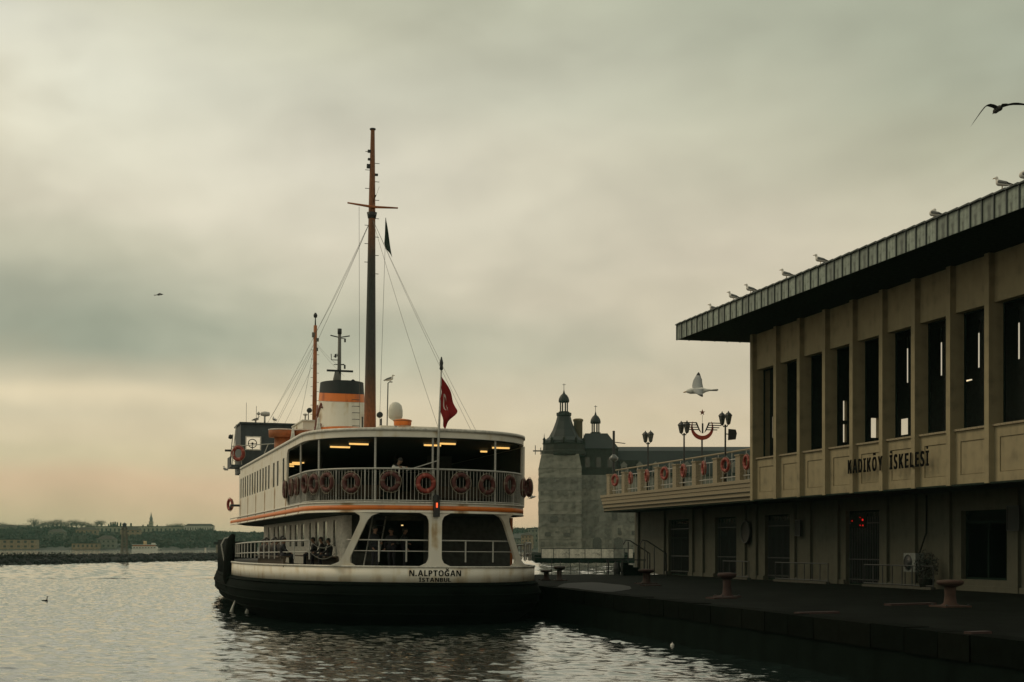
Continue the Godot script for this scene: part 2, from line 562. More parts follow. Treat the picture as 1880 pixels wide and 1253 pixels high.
func house(called: String, label: String, category: String, at: Vector3, size: Vector3, turn: float, wall: StandardMaterial3D, roof: int, cols: int, floors: int, group := "") -> Node3D:
	var o := thing(called, label, category, at, turn, group)
	var holes := []
	var cw := size.x / cols
	var fh := size.y / floors
	for i in cols:
		for j in floors:
			holes.append(Rect2(-size.x / 2 + cw * (i + 0.3), fh * (j + 0.3), cw * 0.4, fh * 0.45))
	var w := flat()
	holed(w, Rect2(-size.x / 2, -4, size.x, size.y + 4), holes, 0.4, Transform3D(Basis.IDENTITY, Vector3(0, 0, size.z / 2)))
	span(w, Vector3(-size.x / 2, -4, -size.z / 2), Vector3(size.x / 2, size.y - 0.02, size.z / 2 - 0.41))
	obj("wall", w, wall, o)
	for h: Rect2 in holes:
		var p := flat()
		box(p, Vector3(h.get_center().x, h.get_center().y, size.z / 2 - 0.3), Vector3(h.size.x - 0.02, h.size.y - 0.02, 0.06))
		obj("window", p, C["dark_glass"], o)
	var r := flat()
	var ex := size.x / 2 + 0.4; var ez := size.z / 2 + 0.4
	if roof == 0:
		span(r, Vector3(-ex, size.y, -ez), Vector3(ex, size.y + 0.5, ez))
	else:
		var hh := size.z * 0.3
		var inx := ex - ez * 0.8
		var a := Vector3(-ex, size.y, ez); var b := Vector3(ex, size.y, ez); var c := Vector3(ex, size.y, -ez); var d := Vector3(-ex, size.y, -ez)
		var e := Vector3(-inx, size.y + hh, 0); var g := Vector3(inx, size.y + hh, 0)
		quad(r, a, b, g, e); quad(r, c, d, e, g); tri(r, b, c, g); tri(r, d, a, e); quad(r, a, d, c, b)
	obj("roof", r, mat("far_roof", Color(0.07, 0.055, 0.045), 0.9, "blotch", Vector3.ONE * 0.2) if roof else C["old_stone"], o)
	return o

func far_shore() -> void:
	# hill: from the waterline at 1100 m to the crest at 1600 m
	var n := FastNoiseLite.new()
	n.seed = 41; n.frequency = 0.012; n.fractal_octaves = 3
	var hill := func(x: float, z: float) -> float:
		var t := clampf((z - 1100.0) / 500.0, 0.0, 1.0)
		var h := 1.2 + (crest(x) - 3.0) * t * t * (3.0 - 2.0 * t)
		if z > 1640.0: h -= (z - 1640.0) * 0.05
		return h + n.get_noise_2d(x, z) * 2.5 * t
	var st := soft()
	var nx := 70; var nz := 16
	var g := []
	for k in nz + 1:
		var row := PackedVector3Array()
		for i in nx + 1:
			var x := -1150.0 + 1800.0 * i / nx
			var z := 1100.0 + 700.0 * k / nz
			row.append(Vector3(x, -0.5 if k == 0 else hill.call(x, z), -z))
		g.append(row)
	rings(st, g, false)
	struct("far_hillside", st, C["wood"])
	# the woods that cover it, too thick to count
	var leafs := flat()
	for k in 34:
		var p := Vector3(rng.randfn() * 1.3, rng.randfn() * 1.1 + 1.8, rng.randfn() * 1.3)
		var d1 := Vector3(rng.randfn(), rng.randfn(), rng.randfn()).normalized() * 1.3
		var d2 := Vector3(rng.randfn(), rng.randfn(), rng.randfn()).normalized() * 1.3
		tri(leafs, p + d1, p + d2, p - d1 - d2)
	var mm := MultiMesh.new()
	mm.transform_format = MultiMesh.TRANSFORM_3D
	mm.use_colors = true
	var lm: StandardMaterial3D = mat("woods", Color.WHITE, 0.95)
	lm.vertex_color_use_as_albedo = true
	mm.mesh = commit(leafs, lm)
	mm.instance_count = 5200
	for k in 5200:
		var z := 1112.0 + 385.0 * sqrt(rng.randf())
		var x := rng.randf_range(-0.40, 0.12) * z
		if x > -0.287 * z: z = minf(z, 1425.0)
		var s := rng.randf_range(0.6, 1.25)
		mm.set_instance_transform(k, Transform3D(Basis(Vector3.UP, rng.randf() * TAU).scaled(Vector3(s, s * rng.randf_range(0.8, 1.3), s)), Vector3(x, hill.call(x, z) - 0.3, -z)))
		var v := rng.randf_range(0.6, 1.5)
		var brown := rng.randf()
		mm.set_instance_color(k, Color(0.024 * v + 0.022 * brown, 0.027 * v + 0.013 * brown, 0.024 * v + 0.004 * brown, 1))
	var mi := MultiMeshInstance3D.new()
	mi.name = numbered("far_woodland")
	mi.multimesh = mm
	add_child(mi, true)
	stuff(mi)
	# trees that stand out on the skyline
	var bare: Node3D = null
	var cyp: Node3D = null
	for x in [4, 14, 24, 34, 43, 53, 62, 70, 79, 88, 97, 104, 113, 122, 131, 140, 150, 158, 168, 178, 186, 296, 304, 312, 322, 330, 345, 362, 368, 382]:
		var z := (1530.0 if x < 170 else 1600.0) + rng.randf() * 25.0
		var at := Vector3((x - 940.0) / 2700.0 * z, 0, -z)
		at.y = hill.call(at.x, z) - 0.4
		var sc := rng.randf_range(0.8, 1.25) * (1.3 if x in [131, 62, 104] else 1.0)
		if bare == null:
			bare = tree("bare_tree", "bare round-topped winter tree on the far skyline", at, 9.5, 9.5, 0, 5)
			bare.scale = Vector3.ONE * sc
		else:
			copy_of(bare, at, rng.randf() * TAU).scale = Vector3(sc, sc * rng.randf_range(0.85, 1.1), sc)
	for x in [199, 203, 207, 211, 215, 221, 236, 240, 262, 271, 283, 288, 348]:
		var z := 1590.0 + rng.randf() * 20.0
		var at := Vector3((x - 940.0) / 2700.0 * z, 0, -z)
		at.y = hill.call(at.x, z) - 0.3
		var sc := rng.randf_range(0.6, 1.2)
		if cyp == null:
			cyp = tree("cypress_tree", "slim dark cypress on the far skyline near the spired tower", at, 7.6, 4.2, 1, 8)
			cyp.scale = Vector3.ONE * sc
		else:
			copy_of(cyp, at, rng.randf() * TAU).scale = Vector3.ONE * sc
	# the spired tower
	var tz := 1585.0
	var tx := (277.0 - 940.0) / 2700.0 * tz
	var base := 21.0
	var o := thing("spired_tower", "pale square tower with pointed spire rising above the far hill", "tower", Vector3(tx, base, -tz))
	var far_stone := mat("far_stone", Color(0.48, 0.46, 0.38), 0.9, "stone", Vector3.ONE * 0.1)
	st = flat(); span(st, Vector3(-2.0, -5, -2.0), Vector3(2.0, 8.2, 2.0)); obj("shaft", st, far_stone, o)
	st = flat(); span(st, Vector3(-2.3, 8.2, -2.3), Vector3(2.3, 8.6, 2.3)); obj("cornice", st, far_stone, o)
	st = flat(); lathe(st, [Vector2(1.7, 8.6), Vector2(1.7, 11.0), Vector2(2.0, 11.2), Vector2(0.9, 14.5), Vector2(0.03, 18.8)], 8); obj("spire", st, mat("lead", Color(0.16, 0.165, 0.15), 0.7), o)
	for k in 2:
		st = flat(); box(st, Vector3(-0.7 + 1.4 * k, 6.0, 2.02), Vector3(0.5, 1.4, 0.06)); obj("window", st, C["dark_glass"], o)
	# buildings across the water: px, metres away, size
	var pale := mat("far_pale", Color(0.40, 0.38, 0.31), 0.9, "stone", Vector3.ONE * 0.1)
	var buff := mat("far_buff", Color(0.36, 0.26, 0.18), 0.9, "stone", Vector3.ONE * 0.1)
	var grey_ := mat("far_grey", Color(0.24, 0.24, 0.21), 0.9, "stone", Vector3.ONE * 0.1)
	var spec := [
		["long_building", "long pale terrace building along the top of the far hill", 262.0, 1530.0, 15.6, Vector3(112, 7.6, 9), pale, 0, 26, 1],
		["long_building", "pale colonnaded palace wing at the right end of the far ridge", 366.0, 1512.0, 17.6, Vector3(30, 6.0, 8), C["hoarding"], 1, 12, 1],
		["shore_building", "broad reddish warehouse on the far shore at the photo's left edge", 24.0, 1130.0, 1.0, Vector3(36, 7.0, 12), buff, 0, 7, 2],
		["shore_building", "low buff shed on the far shore left of the lattice tower", 158.0, 1125.0, 1.0, Vector3(20, 4.2, 10), buff, 0, 6, 1],
		["shore_building", "grey two-storey block beside the buff shed on the far shore", 196.0, 1140.0, 1.5, Vector3(14, 6.8, 10), grey_, 1, 4, 2],
		["hill_house", "small grey hipped house half way up the far hill, left of the shed", 105.0, 1350.0, 11.0, Vector3(15, 5.0, 9), grey_, 1, 4, 1],
		["hill_house", "light hipped house standing highest on the wooded slope at left", 14.0, 1480.0, 17.0, Vector3(18, 4.8, 9), pale, 1, 5, 1],
		["hill_house", "hipped house in trees above the buff shed on the far slope", 160.0, 1400.0, 13.5, Vector3(20, 5.0, 9), buff, 1, 5, 1],
		["hill_house", "two-storey house on the slope behind the lattice tower", 240.0, 1350.0, 11.5, Vector3(18, 6.4, 9), buff, 1, 4, 2]]
	for s: Array in spec:
		var z: float = s[3]
		house(s[0], s[1], "building", Vector3((s[2] - 940.0) / 2700.0 * z, s[4], -z), s[5], 0.1, s[6], s[7], s[8], s[9])
	# houses on the slope seen between ferry and railway station
	var k := 0
	for q: Array in [[968, 985, "dark-roofed buff", buff], [980, 980, "taller grey", grey_], [990, 990, "pale", pale], [952, 992, "low grey", grey_]]:
		var z := 905.0 + 12.0 * k
		house("hillside_block", "%s apartment block on the slope between ferry and shrouded station" % q[2], "building", Vector3((q[0] - 940.0) / 2700.0 * z, 3.2 + (1003.0 - q[1]) / 2700.0 * z - 6.0, -z), Vector3(6.5, 9.0 if k == 1 else 6.5, 6.0), -0.2, q[3], 1 if k == 0 else 0, 3, 3)
		k += 1
	var s2 := soft()
	g = []
	for j in 9:
		var row := PackedVector3Array()
		for i in 25:
			var x := -60.0 + 340.0 * i / 24.0
			var t := j / 8.0
			row.append(Vector3(x, -0.5 + 13.0 * t * (0.75 + 0.25 * sin(x * 0.05 + 1.0)), -(880.0 + 170.0 * t)))
		g.append(row)
	rings(s2, g, false)
	struct("hillside", s2, C["wood"])
	breakwater()

func breakwater() -> void:
	var a := Vector3(-118, 0, -150); var b := Vector3(-62, 0, -352)
	var d := (b - a).normalized(); var side := Vector3(-d.z, 0, d.x)
	var n := FastNoiseLite.new()
	n.seed = 51; n.frequency = 0.4
	var st := soft()
	var g := []
	var prof := [Vector2(-4.5, -0.8), Vector2(-2.6, 0.3), Vector2(-1.4, 1.05), Vector2(0, 1.25), Vector2(1.8, 1.2), Vector2(4.5, -0.8)]
	for k in 401:
		var row := PackedVector3Array()
		var p := a.lerp(b, k / 400.0)
		for q: Vector2 in prof:
			var w := p - side * q.x + Vector3(0, q.y, 0)
			row.append(w + Vector3(n.get_noise_3d(w.x, w.y * 3.0, w.z), n.get_noise_3d(w.z, w.x, w.y) * 0.9, n.get_noise_3d(w.y, w.z, w.x)) * 0.4)
		g.append(row)
	rings(st, g, false)
	struct("breakwater", st, C["rock"])
	var rk := flat()
	lathe(rk, [Vector2(0.02, -0.5), Vector2(0.5, -0.25), Vector2(0.6, 0.15), Vector2(0.3, 0.45), Vector2(0.02, 0.5)], 6)
	var mm := MultiMesh.new()
	mm.transform_format = MultiMesh.TRANSFORM_3D
	mm.mesh = commit(rk, C["rock"])
	mm.instance_count = 1500
	for k in 1500:
		var p := a.lerp(b, rng.randf()) - side * rng.randf_range(-3.4, 1.5)
		var c := (p - a).dot(-side)
		p.y = (0.15 + 0.9 * clampf((c + 3.4) / 2.4, 0, 1)) if c < 0 else 1.2
		mm.set_instance_transform(k, Transform3D(Basis.from_euler(Vector3(rng.randf() * 6, rng.randf() * 6, rng.randf() * 6)) * rng.randf_range(0.5, 1.15), p))
	var mi := MultiMeshInstance3D.new()
	mi.name = numbered("breakwater_boulders")
	mi.multimesh = mm
	add_child(mi, true)
	stuff(mi)
	# scrub on top, thick at the left
	var leafs := flat()
	for k in 26:
		var p := Vector3(rng.randfn() * 0.55, absf(rng.randfn()) * 0.5 + 0.2, rng.randfn() * 0.55)
		var d1 := Vector3(rng.randfn(), rng.randfn(), rng.randfn()).normalized() * 0.32
		var d2 := Vector3(rng.randfn(), rng.randfn(), rng.randfn()).normalized() * 0.32
		tri(leafs, p + d1, p + d2, p - d1 - d2)
	var ms := MultiMesh.new()
	ms.transform_format = MultiMesh.TRANSFORM_3D
	ms.mesh = commit(leafs, C["leaf"])
	ms.instance_count = 420
	for k in 420:
		var t := 0.3 + 0.7 * pow(rng.randf(), 1.7)
		var p := a.lerp(b, t) + side * rng.randf_range(-0.5, 1.8) + Vector3(0, 1.0, 0)
		var s := rng.randf_range(0.3, 0.9) * (0.95 if t < 0.62 else 0.5)
		ms.set_instance_transform(k, Transform3D(Basis(Vector3.UP, rng.randf() * 6.0) * s, p))
	mi = MultiMeshInstance3D.new()
	mi.name = numbered("breakwater_scrub")
	mi.multimesh = ms
	add_child(mi, true)
	stuff(mi)
	# lattice beacon tower
	var z := 295.8
	var o := thing("lattice_tower", "tall lattice tower on the breakwater, its dark cabin on top", "tower", Vector3((228.0 - 940.0) / 2700.0 * z, 1.1, -z))
	var lat := mat("lattice", Color(0.2, 0.185, 0.14), 0.8, "grain", Vector3.ONE)
	var H := 5.7
	for k in 4:
		var sx := -1.0 if k & 1 else 1.0; var sz := -1.0 if k & 2 else 1.0
		st = flat(); tube(st, [Vector3(sx * 0.62, -0.4, sz * 0.62), Vector3(sx * 0.36, H, sz * 0.36)], 0.085, 4); obj("leg", st, lat, o)
	for lv in 9:
		st = flat()
		var t := lv / 9.0; var t2 := (lv + 1) / 9.0
		var r := lerpf(0.62, 0.36, t); var r2 := lerpf(0.62, 0.36, t2)
		for k in 4:
			var c0 := Vector2(r, r).rotated(k * PI / 2); var c1 := Vector2(r2, r2).rotated((k + 1) * PI / 2); var c2 := Vector2(r, r).rotated((k + 1) * PI / 2)
			tube(st, [Vector3(c0.x, t * H, c0.y), Vector3(c1.x, t2 * H, c1.y)], 0.05, 4)
			tube(st, [Vector3(c0.x, t * H, c0.y), Vector3(c2.x, t * H, c2.y)], 0.055, 4)
		obj("brace", st, lat, o)
	st = flat(); span(st, Vector3(-0.62, H, -0.62), Vector3(0.62, H + 0.12, 0.62)); obj("platform", st, lat, o)
	st = flat(); lathe(st, [Vector2(0.42, H + 0.12), Vector2(0.42, H + 0.75), Vector2(0.55, H + 0.8), Vector2(0.05, H + 1.1)], 8); obj("cabin", st, C["grey_steel"], o)
	# white beacon
	z = 328.8
	o = thing("harbour_beacon", "small white pillar beacon near the breakwater's end", "beacon", Vector3((377.0 - 940.0) / 2700.0 * z, 1.1, -z))
	st = soft(); lathe(st, [Vector2(0.42, -0.3), Vector2(0.40, 0.5), Vector2(0.22, 0.6), Vector2(0.16, 1.7)], 10); obj("pillar", st, C["hoarding"], o)
	st = soft(); lathe(st, [Vector2(0.12, 1.7), Vector2(0.14, 1.95), Vector2(0.02, 2.1)], 8); obj("lantern", st, C["grey_steel"], o)
	# house at the end of the breakwater
	z = 335.0
	o = thing("breakwater_hut", "pale tower-like hut with dark roof at the breakwater's end beside the ferry", "hut", Vector3((404.0 - 940.0) / 2700.0 * z, 1.0, -z))
	st = flat(); holed(st, Rect2(-0.85, -0.4, 1.7, 2.9), [Rect2(-0.3, 1.2, 0.6, 0.8)], 0.2, Transform3D(Basis.IDENTITY, Vector3(0, 0, 0.8)))
	span(st, Vector3(-0.85, -0.4, -0.8), Vector3(0.85, 2.48, 0.59)); obj("wall", st, mat("hut", Color(0.34, 0.32, 0.27), 0.9, "stone", Vector3.ONE * 0.3), o)
	st = flat(); span(st, Vector3(-1.2, 2.5, -1.1), Vector3(1.2, 3.1, 1.1)); obj("roof", st, C["slate"], o)
	st = flat(); box(st, Vector3(0, 1.6, 0.66), Vector3(0.56, 0.76, 0.05)); obj("window", st, C["dark_glass"], o)
	# a small ferry out on the water
	z = 1010.0
	o = thing("small_ferry", "small white ferry with orange funnel crossing far off, right of the lattice tower", "ferry", Vector3((266.0 - 940.0) / 2700.0 * z, 0, -z))
	st = flat()
	slab(st, PackedVector2Array([Vector2(-9, 1.0), Vector2(-8.4, -0.3), Vector2(8, -0.3), Vector2(11, 1.5), Vector2(8, 1.3)]), 4.2); obj("hull", st, C["white_clean"], o)
	st = flat(); span(st, Vector3(-8.6, 1.32, -1.9), Vector3(8.4, 2.6, 1.9)); obj("lower_cabin", st, C["white_clean"], o)
	st = flat(); span(st, Vector3(-8.2, 2.95, -1.8), Vector3(6.8, 3.9, 1.8)); obj("upper_cabin", st, C["orange_worn"], o)
	for y: float in [2.62, 3.92]:
		st = flat(); span(st, Vector3(-8.8, y, -2.0), Vector3(7.6, y + 0.3, 2.0)); obj("deck", st, C["white_clean"], o)
	st = flat(); span(st, Vector3(4.6, 4.22, -1.3), Vector3(6.8, 5.3, 1.3)); obj("wheelhouse", st, C["white_clean"], o)
	st = soft(); lathe(st, [Vector2(1.2, 4.22), Vector2(1.05, 6.6)], 12); obj("funnel", st, mat("pale_funnel", Color(0.5, 0.36, 0.2)), o)
	st = soft(); lathe(st, [Vector2(1.06, 6.61), Vector2(1.0, 7.6)], 12); obj("funnel_top", st, C["black_iron"], o)
	for x: float in [-1.0, 5.6]:
		st = flat(); tube(st, [Vector3(x + 1.0, 4.2, 0), Vector3(x + 1.0, 9.6, 0)], 0.12, 5); obj("mast", st, C["black_iron"], o)
	for i in 8:
		st = flat(); span(st, Vector3(-7.6 + i * 2.0, 1.7, 1.88), Vector3(-6.6 + i * 2.0, 2.3, 1.94)); obj("window", st, C["dark_glass"], o)

# ---------------------------------------------------------------- railway station under repair, shrouded in sheeting
func cupola(o: Node3D, at: Vector3, s: float) -> void:
	var st := flat()
	lathe(st, [Vector2(1.75 * s, 0), Vector2(1.75 * s, 0.5 * s), Vector2(1.45 * s, 0.6 * s)], 8, at)
	obj("cupola_base", st, C["slate"], o)
	for k in 8:
		var t := TAU * (k + 0.5) / 8.0
		st = flat()
		tube(st, [at + Vector3(cos(t) * 1.25, 0.6, sin(t) * 1.25) * s, at + Vector3(cos(t) * 1.25, 3.6, sin(t) * 1.25) * s], 0.22 * s, 5)
		obj("cupola_column", st, C["slate"], o)
	st = soft()
	lathe(st, [Vector2(1.7 * s, 3.6 * s), Vector2(1.8 * s, 4.0 * s), Vector2(1.75 * s, 4.5 * s), Vector2(1.55 * s, 5.2 * s), Vector2(1.05 * s, 6.0 * s), Vector2(0.45 * s, 6.5 * s), Vector2(0.2 * s, 7.3 * s), Vector2(0.06 * s, 8.0 * s)], 16, at)
	obj("cupola_dome", st, C["slate"], o)
	st = flat()
	tube(st, [at + Vector3(0, 7.8, 0) * s, at + Vector3(0, 9.9, 0) * s], 0.07, 5)
	tube(st, [at + Vector3(-0.5, 9.5, 0) * s, at + Vector3(0.6, 9.5, 0) * s], 0.06, 4)
	obj("finial", st, C["black_iron"], o)

func station() -> void:
	# metres at 380 m: 7.105 px each
	var o := thing("railway_station", "grand old station wrapped in pale sheeting, domed corner tower and slate roof", "building", Vector3(0, 1.5, -380))
	var st: SurfaceTool
	var r := RandomNumberGenerator.new()
	r.seed = 61
	# corner tower wrapped in sheets: eight storeys of netting, each lapped over the one below
	var cx := 12.4
	var lv := [0.0, 3.4, 6.6, 9.8, 13.0, 16.0, 19.2, 21.6, 25.2]
	for k in 8:
		var foot: float = 5.45 + 0.05 * (k % 2)
		for side in 3:
			st = flat()
			var ang: float = [-0.9, 0.0, 0.9][side]
			var nx := 7; var ny := 4
			var g := []
			for j in ny + 1:
				var row := PackedVector3Array()
				for i in nx + 1:
					var t := float(i) / nx
					var rad := foot - (0.75 if k == 7 else 0.0) * j / ny
					var p0: Vector3; var p1: Vector3
					if side == 1: p0 = Vector3(-rad, 0, 3); p1 = Vector3(rad, 0, 3)
					elif side == 0: p0 = Vector3(-rad, 0, -7); p1 = Vector3(-rad, 0, 3)
					else: p0 = Vector3(rad, 0, 3); p1 = Vector3(rad, 0, -7)
					var p := p0.lerp(p1, t)
					var bulge := r.randf_range(-0.12, 0.12) - 0.05 * sin(PI * j / ny) * (0.5 if i % 2 else 1.0)
					p += Vector3(sin(ang), 0, cos(ang)).normalized() * bulge
					row.append(Vector3(cx + p.x, lerpf(lv[k], lv[k + 1] + 0.12, float(j) / ny), p.z))
				g.append(row)
			rings(st, g, false)
			obj("sheeting", st, C["sheet"] if (k + side) % 3 else C["sheet_dim"], o)
	# wrapped long front
	var lw := [0.0, 3.6, 7.0, 10.4, 13.6, 16.6, 20.0]
	for k in 6:
		for c in 7:
			st = flat()
			var xa := 17.9 + c * 8.0; var xb := xa + 8.0
			var g := []
			for j in 4:
				var row := PackedVector3Array()
				for i in 7:
					row.append(Vector3(lerpf(xa, xb, i / 6.0), lerpf(lw[k], lw[k + 1] + 0.1, j / 3.0), -1.0 + r.randf_range(-0.12, 0.12) + (0.03 if k % 2 else 0.0)))
				g.append(row)
			rings(st, g, false)
			obj("sheeting", st, C["sheet_dim"] if (k * 3 + c) % 4 else C["sheet"], o)
	# dark slots where the netting is open, and arches at the foot
	for q: Array in [[26.0, 8.5, 1.3, 5.5], [27.5, 4.6, 0.9, 1.1], [31.0, 4.6, 0.9, 1.1], [21.0, 1.0, 2.2, 3.0], [26.5, 1.0, 2.2, 3.0], [8.4, 4.2, 1.6, 1.1], [13.2, 4.1, 1.8, 1.0], [9.8, 7.9, 2.0, 1.6], [33.0, 9.6, 1.0, 1.6]]:
		var front: float = 3.25 if q[0] < 17.0 else -0.8
		st = flat()
		var pts := PackedVector2Array([Vector2(0, 0), Vector2(q[2], 0), Vector2(q[2], q[3] * 0.72)])
		for k in 5:
			pts.append(Vector2(q[2] * 0.5 + cos(PI * (k + 0.5) / 5.0) * q[2] * 0.5, q[3] * 0.72 + sin(PI * (k + 0.5) / 5.0) * q[3] * 0.28))
		pts.append(Vector2(0, q[3] * 0.72))
		slab(st, pts, 0.1, Transform3D(Basis.IDENTITY, Vector3(q[0], q[1], front)))
		obj("window_opening", st, mat("netted_opening", Color(0.13, 0.13, 0.11), 0.9, "grain", Vector3.ONE * 0.3), o)
	for j in 6:
		for i in 10:
			var wx := 8.0 + 1.9 * i if i < 5 else 19.0 + 3.0 * (i - 5)
			if r.randf() < 0.3: continue
			st = flat(); box(st, Vector3(wx + r.randf_range(-0.3, 0.3), 2.2 + 3.25 * j + r.randf_range(-0.2, 0.2), 3.2 if i < 5 else -0.85), Vector3(r.randf_range(0.5, 1.2), r.randf_range(0.4, 1.7), 0.08))
			obj("window_opening", st, mat("netted_faint_%d" % (i % 2), Color(0.22, 0.215, 0.175) * (0.82 + 0.16 * (i % 2)), 0.9, "sheet", Vector3.ONE * 0.2), o)
	# scaffold lift marks on the sheeting
	st = flat()
	for k in 7:
		span(st, Vector3(cx - 5.6, lv[k + 1] - 0.02, 3.12), Vector3(cx + 5.6, lv[k + 1] + 0.04, 3.16))
	obj("scaffold_ledger", st, C["sheet_dim"], o)
	# the masonry body behind
	st = flat()
	span(st, Vector3(17.0, -0.5, -16), Vector3(74, 20.0, -1.6)); span(st, Vector3(cx - 4.6, -0.5, -8), Vector3(cx + 4.6, 25.1, 2.2))
	obj("wall", st, C["old_stone"], o)
	st = flat()
	for q: Array in [[17.6, 20.0, 27.5, 27.0], [28.0, 20.0, 33.0, 24.0]]:
		span(st, Vector3(q[0], q[1], -12), Vector3(q[2], q[3], -1.7))
	obj("gable", st, C["old_stone"], o)
	for k in 3:
		st = flat(); box(st, Vector3(19.6 + 2.9 * k, 23.4, -1.66), Vector3(1.2, 2.6, 0.1)); obj("window", st, C["dark_glass"], o)
	# tower cornice and bell roof
	st = flat()
	lathe(st, [Vector2(5.7, 25.0), Vector2(5.9, 25.4), Vector2(5.9, 26.2), Vector2(5.5, 26.4), Vector2(5.4, 28.0), Vector2(5.7, 28.3), Vector2(5.0, 28.4)], 12, Vector3(cx + 1.1, 0, -2.0))
	obj("cornice", st, C["old_stone"], o)
	st = flat()
	lathe(st, [Vector2(5.3, 28.3), Vector2(5.2, 29.0), Vector2(3.9, 30.0), Vector2(2.9, 31.9), Vector2(2.1, 34.0), Vector2(1.75, 35.4), Vector2(1.95, 35.6), Vector2(1.95, 36.3)], 8, Vector3(cx + 1.1, 0, -2.0))
	obj("tower_roof", st, C["slate"], o)
	cupola(o, Vector3(cx + 1.1, 36.2, -2.0), 0.78)
	for k in 5:
		var t := 0.3 + k * 0.62
		st = soft(); lathe(st, [Vector2(0.35, 0), Vector2(0.3, 0.9), Vector2(0.45, 1.0), Vector2(0.1, 1.6), Vector2(0.03, 2.6)], 8, Vector3(cx + 1.1 - cos(t) * 5.4, 28.2, -2.0 + sin(t) * 5.4)); obj("pinnacle", st, C["old_stone"], o)
	st = soft()
	lathe(st, [Vector2(1.15, 26.0), Vector2(1.15, 34.2), Vector2(1.35, 34.3), Vector2(1.35, 34.8), Vector2(0.9, 35.0)], 14, Vector3(17.3, 0, -4.5))
	obj("chimney", st, mat("turret", Color(0.16, 0.125, 0.07), 0.9), o)
	st = flat()
	span(st, Vector3(5.4, 26.0, 1.6), Vector3(8.0, 26.3, 2.0)); tube(st, [Vector3(6.0, 25.2, 1.8), Vector3(6.0, 27.6, 1.8)], 0.09, 4); tube(st, [Vector3(7.4, 25.2, 1.8), Vector3(7.4, 27.0, 1.8)], 0.09, 4)
	obj("scaffold", st, C["black_iron"], o)
	# corner block roof with the second cupola
	st = flat()
	var e := [Vector3(17.4, 27.0, -1.4), Vector3(27.8, 27.0, -1.4), Vector3(27.8, 27.0, -13), Vector3(17.4, 27.0, -13)]
	var t4 := [Vector3(19.2, 31.2, -5.0), Vector3(25.0, 31.2, -5.0), Vector3(25.0, 31.2, -9.5), Vector3(19.2, 31.2, -9.5)]
	for k in 4:
		quad(st, e[k], e[(k + 1) % 4], t4[(k + 1) % 4], t4[k])
	quad(st, t4[0], t4[1], t4[2], t4[3])
	obj("corner_roof", st, C["slate"], o)
	cupola(o, Vector3(22.0, 31.2, -7.0), 0.76)
	# the long mansard
	st = flat()
	var x0 := 27.0; var x1 := 74.0
	quad(st, Vector3(x0, 20.0, -0.9), Vector3(x1, 20.0, -0.9), Vector3(x1, 26.6, -4.4), Vector3(x0, 26.6, -4.4))
	quad(st, Vector3(x0, 26.6, -4.4), Vector3(x1, 26.6, -4.4), Vector3(x1, 27.9, -8.5), Vector3(x0, 27.9, -8.5))
	quad(st, Vector3(x0, 27.9, -8.5), Vector3(x1, 27.9, -8.5), Vector3(x1, 20.0, -16), Vector3(x0, 20.0, -16))
	tri(st, Vector3(x1, 20, -0.9), Vector3(x1, 27.9, -8.5), Vector3(x1, 20, -16))
	obj("long_roof", st, C["slate"], o)
	st = flat(); span(st, Vector3(x0, 19.8, -0.95), Vector3(x1, 20.3, -0.4)); obj("gutter", st, C["old_stone"], o)
	for k in 11:
		var x := 29.0 + k * 4.1
		st = flat()
		slab(st, PackedVector2Array([Vector2(-0.75, 0), Vector2(0.75, 0), Vector2(0.75, 1.9), Vector2(1.0, 1.9), Vector2(0, 2.9), Vector2(-1.0, 1.9), Vector2(-0.75, 1.9)]), 1.6, Transform3D(Basis.IDENTITY, Vector3(x, 20.7, -1.2)))
		var dm := obj("dormer", st, mat("dormer", Color(0.16, 0.155, 0.13), 0.9), o)
		st = flat(); box(st, Vector3(x, 21.5, -0.38), Vector3(0.8, 1.2, 0.06)); obj("window", st, C["dark_glass"], dm)
	# the hoarding along the water in front of it
	o = thing("site_hoarding", "long white panelled hoarding along the station's waterfront", "fence", Vector3(0, 0.9, -280))
	var xs := [5.6, 7.9, 10.9, 13.9, 17.0, 19.4, 21.4]
	for k in 6:
		st = flat()
		span(st, Vector3(xs[k] + 0.03, 0, -0.04), Vector3(xs[k + 1] - 0.03, 1.72, 0.04))
		var pm: StandardMaterial3D = C["sheet_dim"] if k == 5 else C["hoarding"]
		obj("panel", st, pm, o)
	st = flat(); span(st, Vector3(22.2, 0, -0.04), Vector3(23.0, 1.72, 0.04)); obj("panel", st, C["hoarding"], o)
	for k in 7:
		st = flat(); span(st, Vector3(xs[k] - 0.06, -0.1, -0.08), Vector3(xs[k] + 0.06, 1.85, 0.08)); obj("post", st, C["black_iron"], o)
	st = flat(); span(st, Vector3(5.5, 1.74, -0.06), Vector3(23.1, 1.86, 0.1)); obj("top_rail", st, C["black_iron"], o)
	# marks scrawled on it
	for q: Array in [[9.2, 0.7], [10.2, 0.9], [12.0, 0.5], [13.0, 0.8], [15.4, 0.8], [16.2, 0.6], [18.4, 1.2]]:
		st = flat()
		var p := Vector3(q[0], q[1], 0.06)
		tube(st, [p, p + Vector3(0.25, 0.3, 0), p + Vector3(0.4, -0.1, 0), p + Vector3(0.7, 0.2, 0), p + Vector3(0.9, 0.0, 0)], 0.025, 4)
		obj("scrawl", st, C["grey_steel"], o)
	# the ground it stands on
	st = flat(); span(st, Vector3(4.4, -1, -470), Vector3(110, 0.9, -279.5)); struct("station_quay", st, C["quay_side"])
	st = flat()
	span(st, Vector3(4.6, 0.905, -420), Vector3(110, 1.4, -300)); struct("station_ground", st, C["concrete"])

# ---------------------------------------------------------------- the quay
func quay_edge(z: float) -> float:      # x of the quay's edge at a depth
	return 9.47 - 0.222 * (z - 29.6)

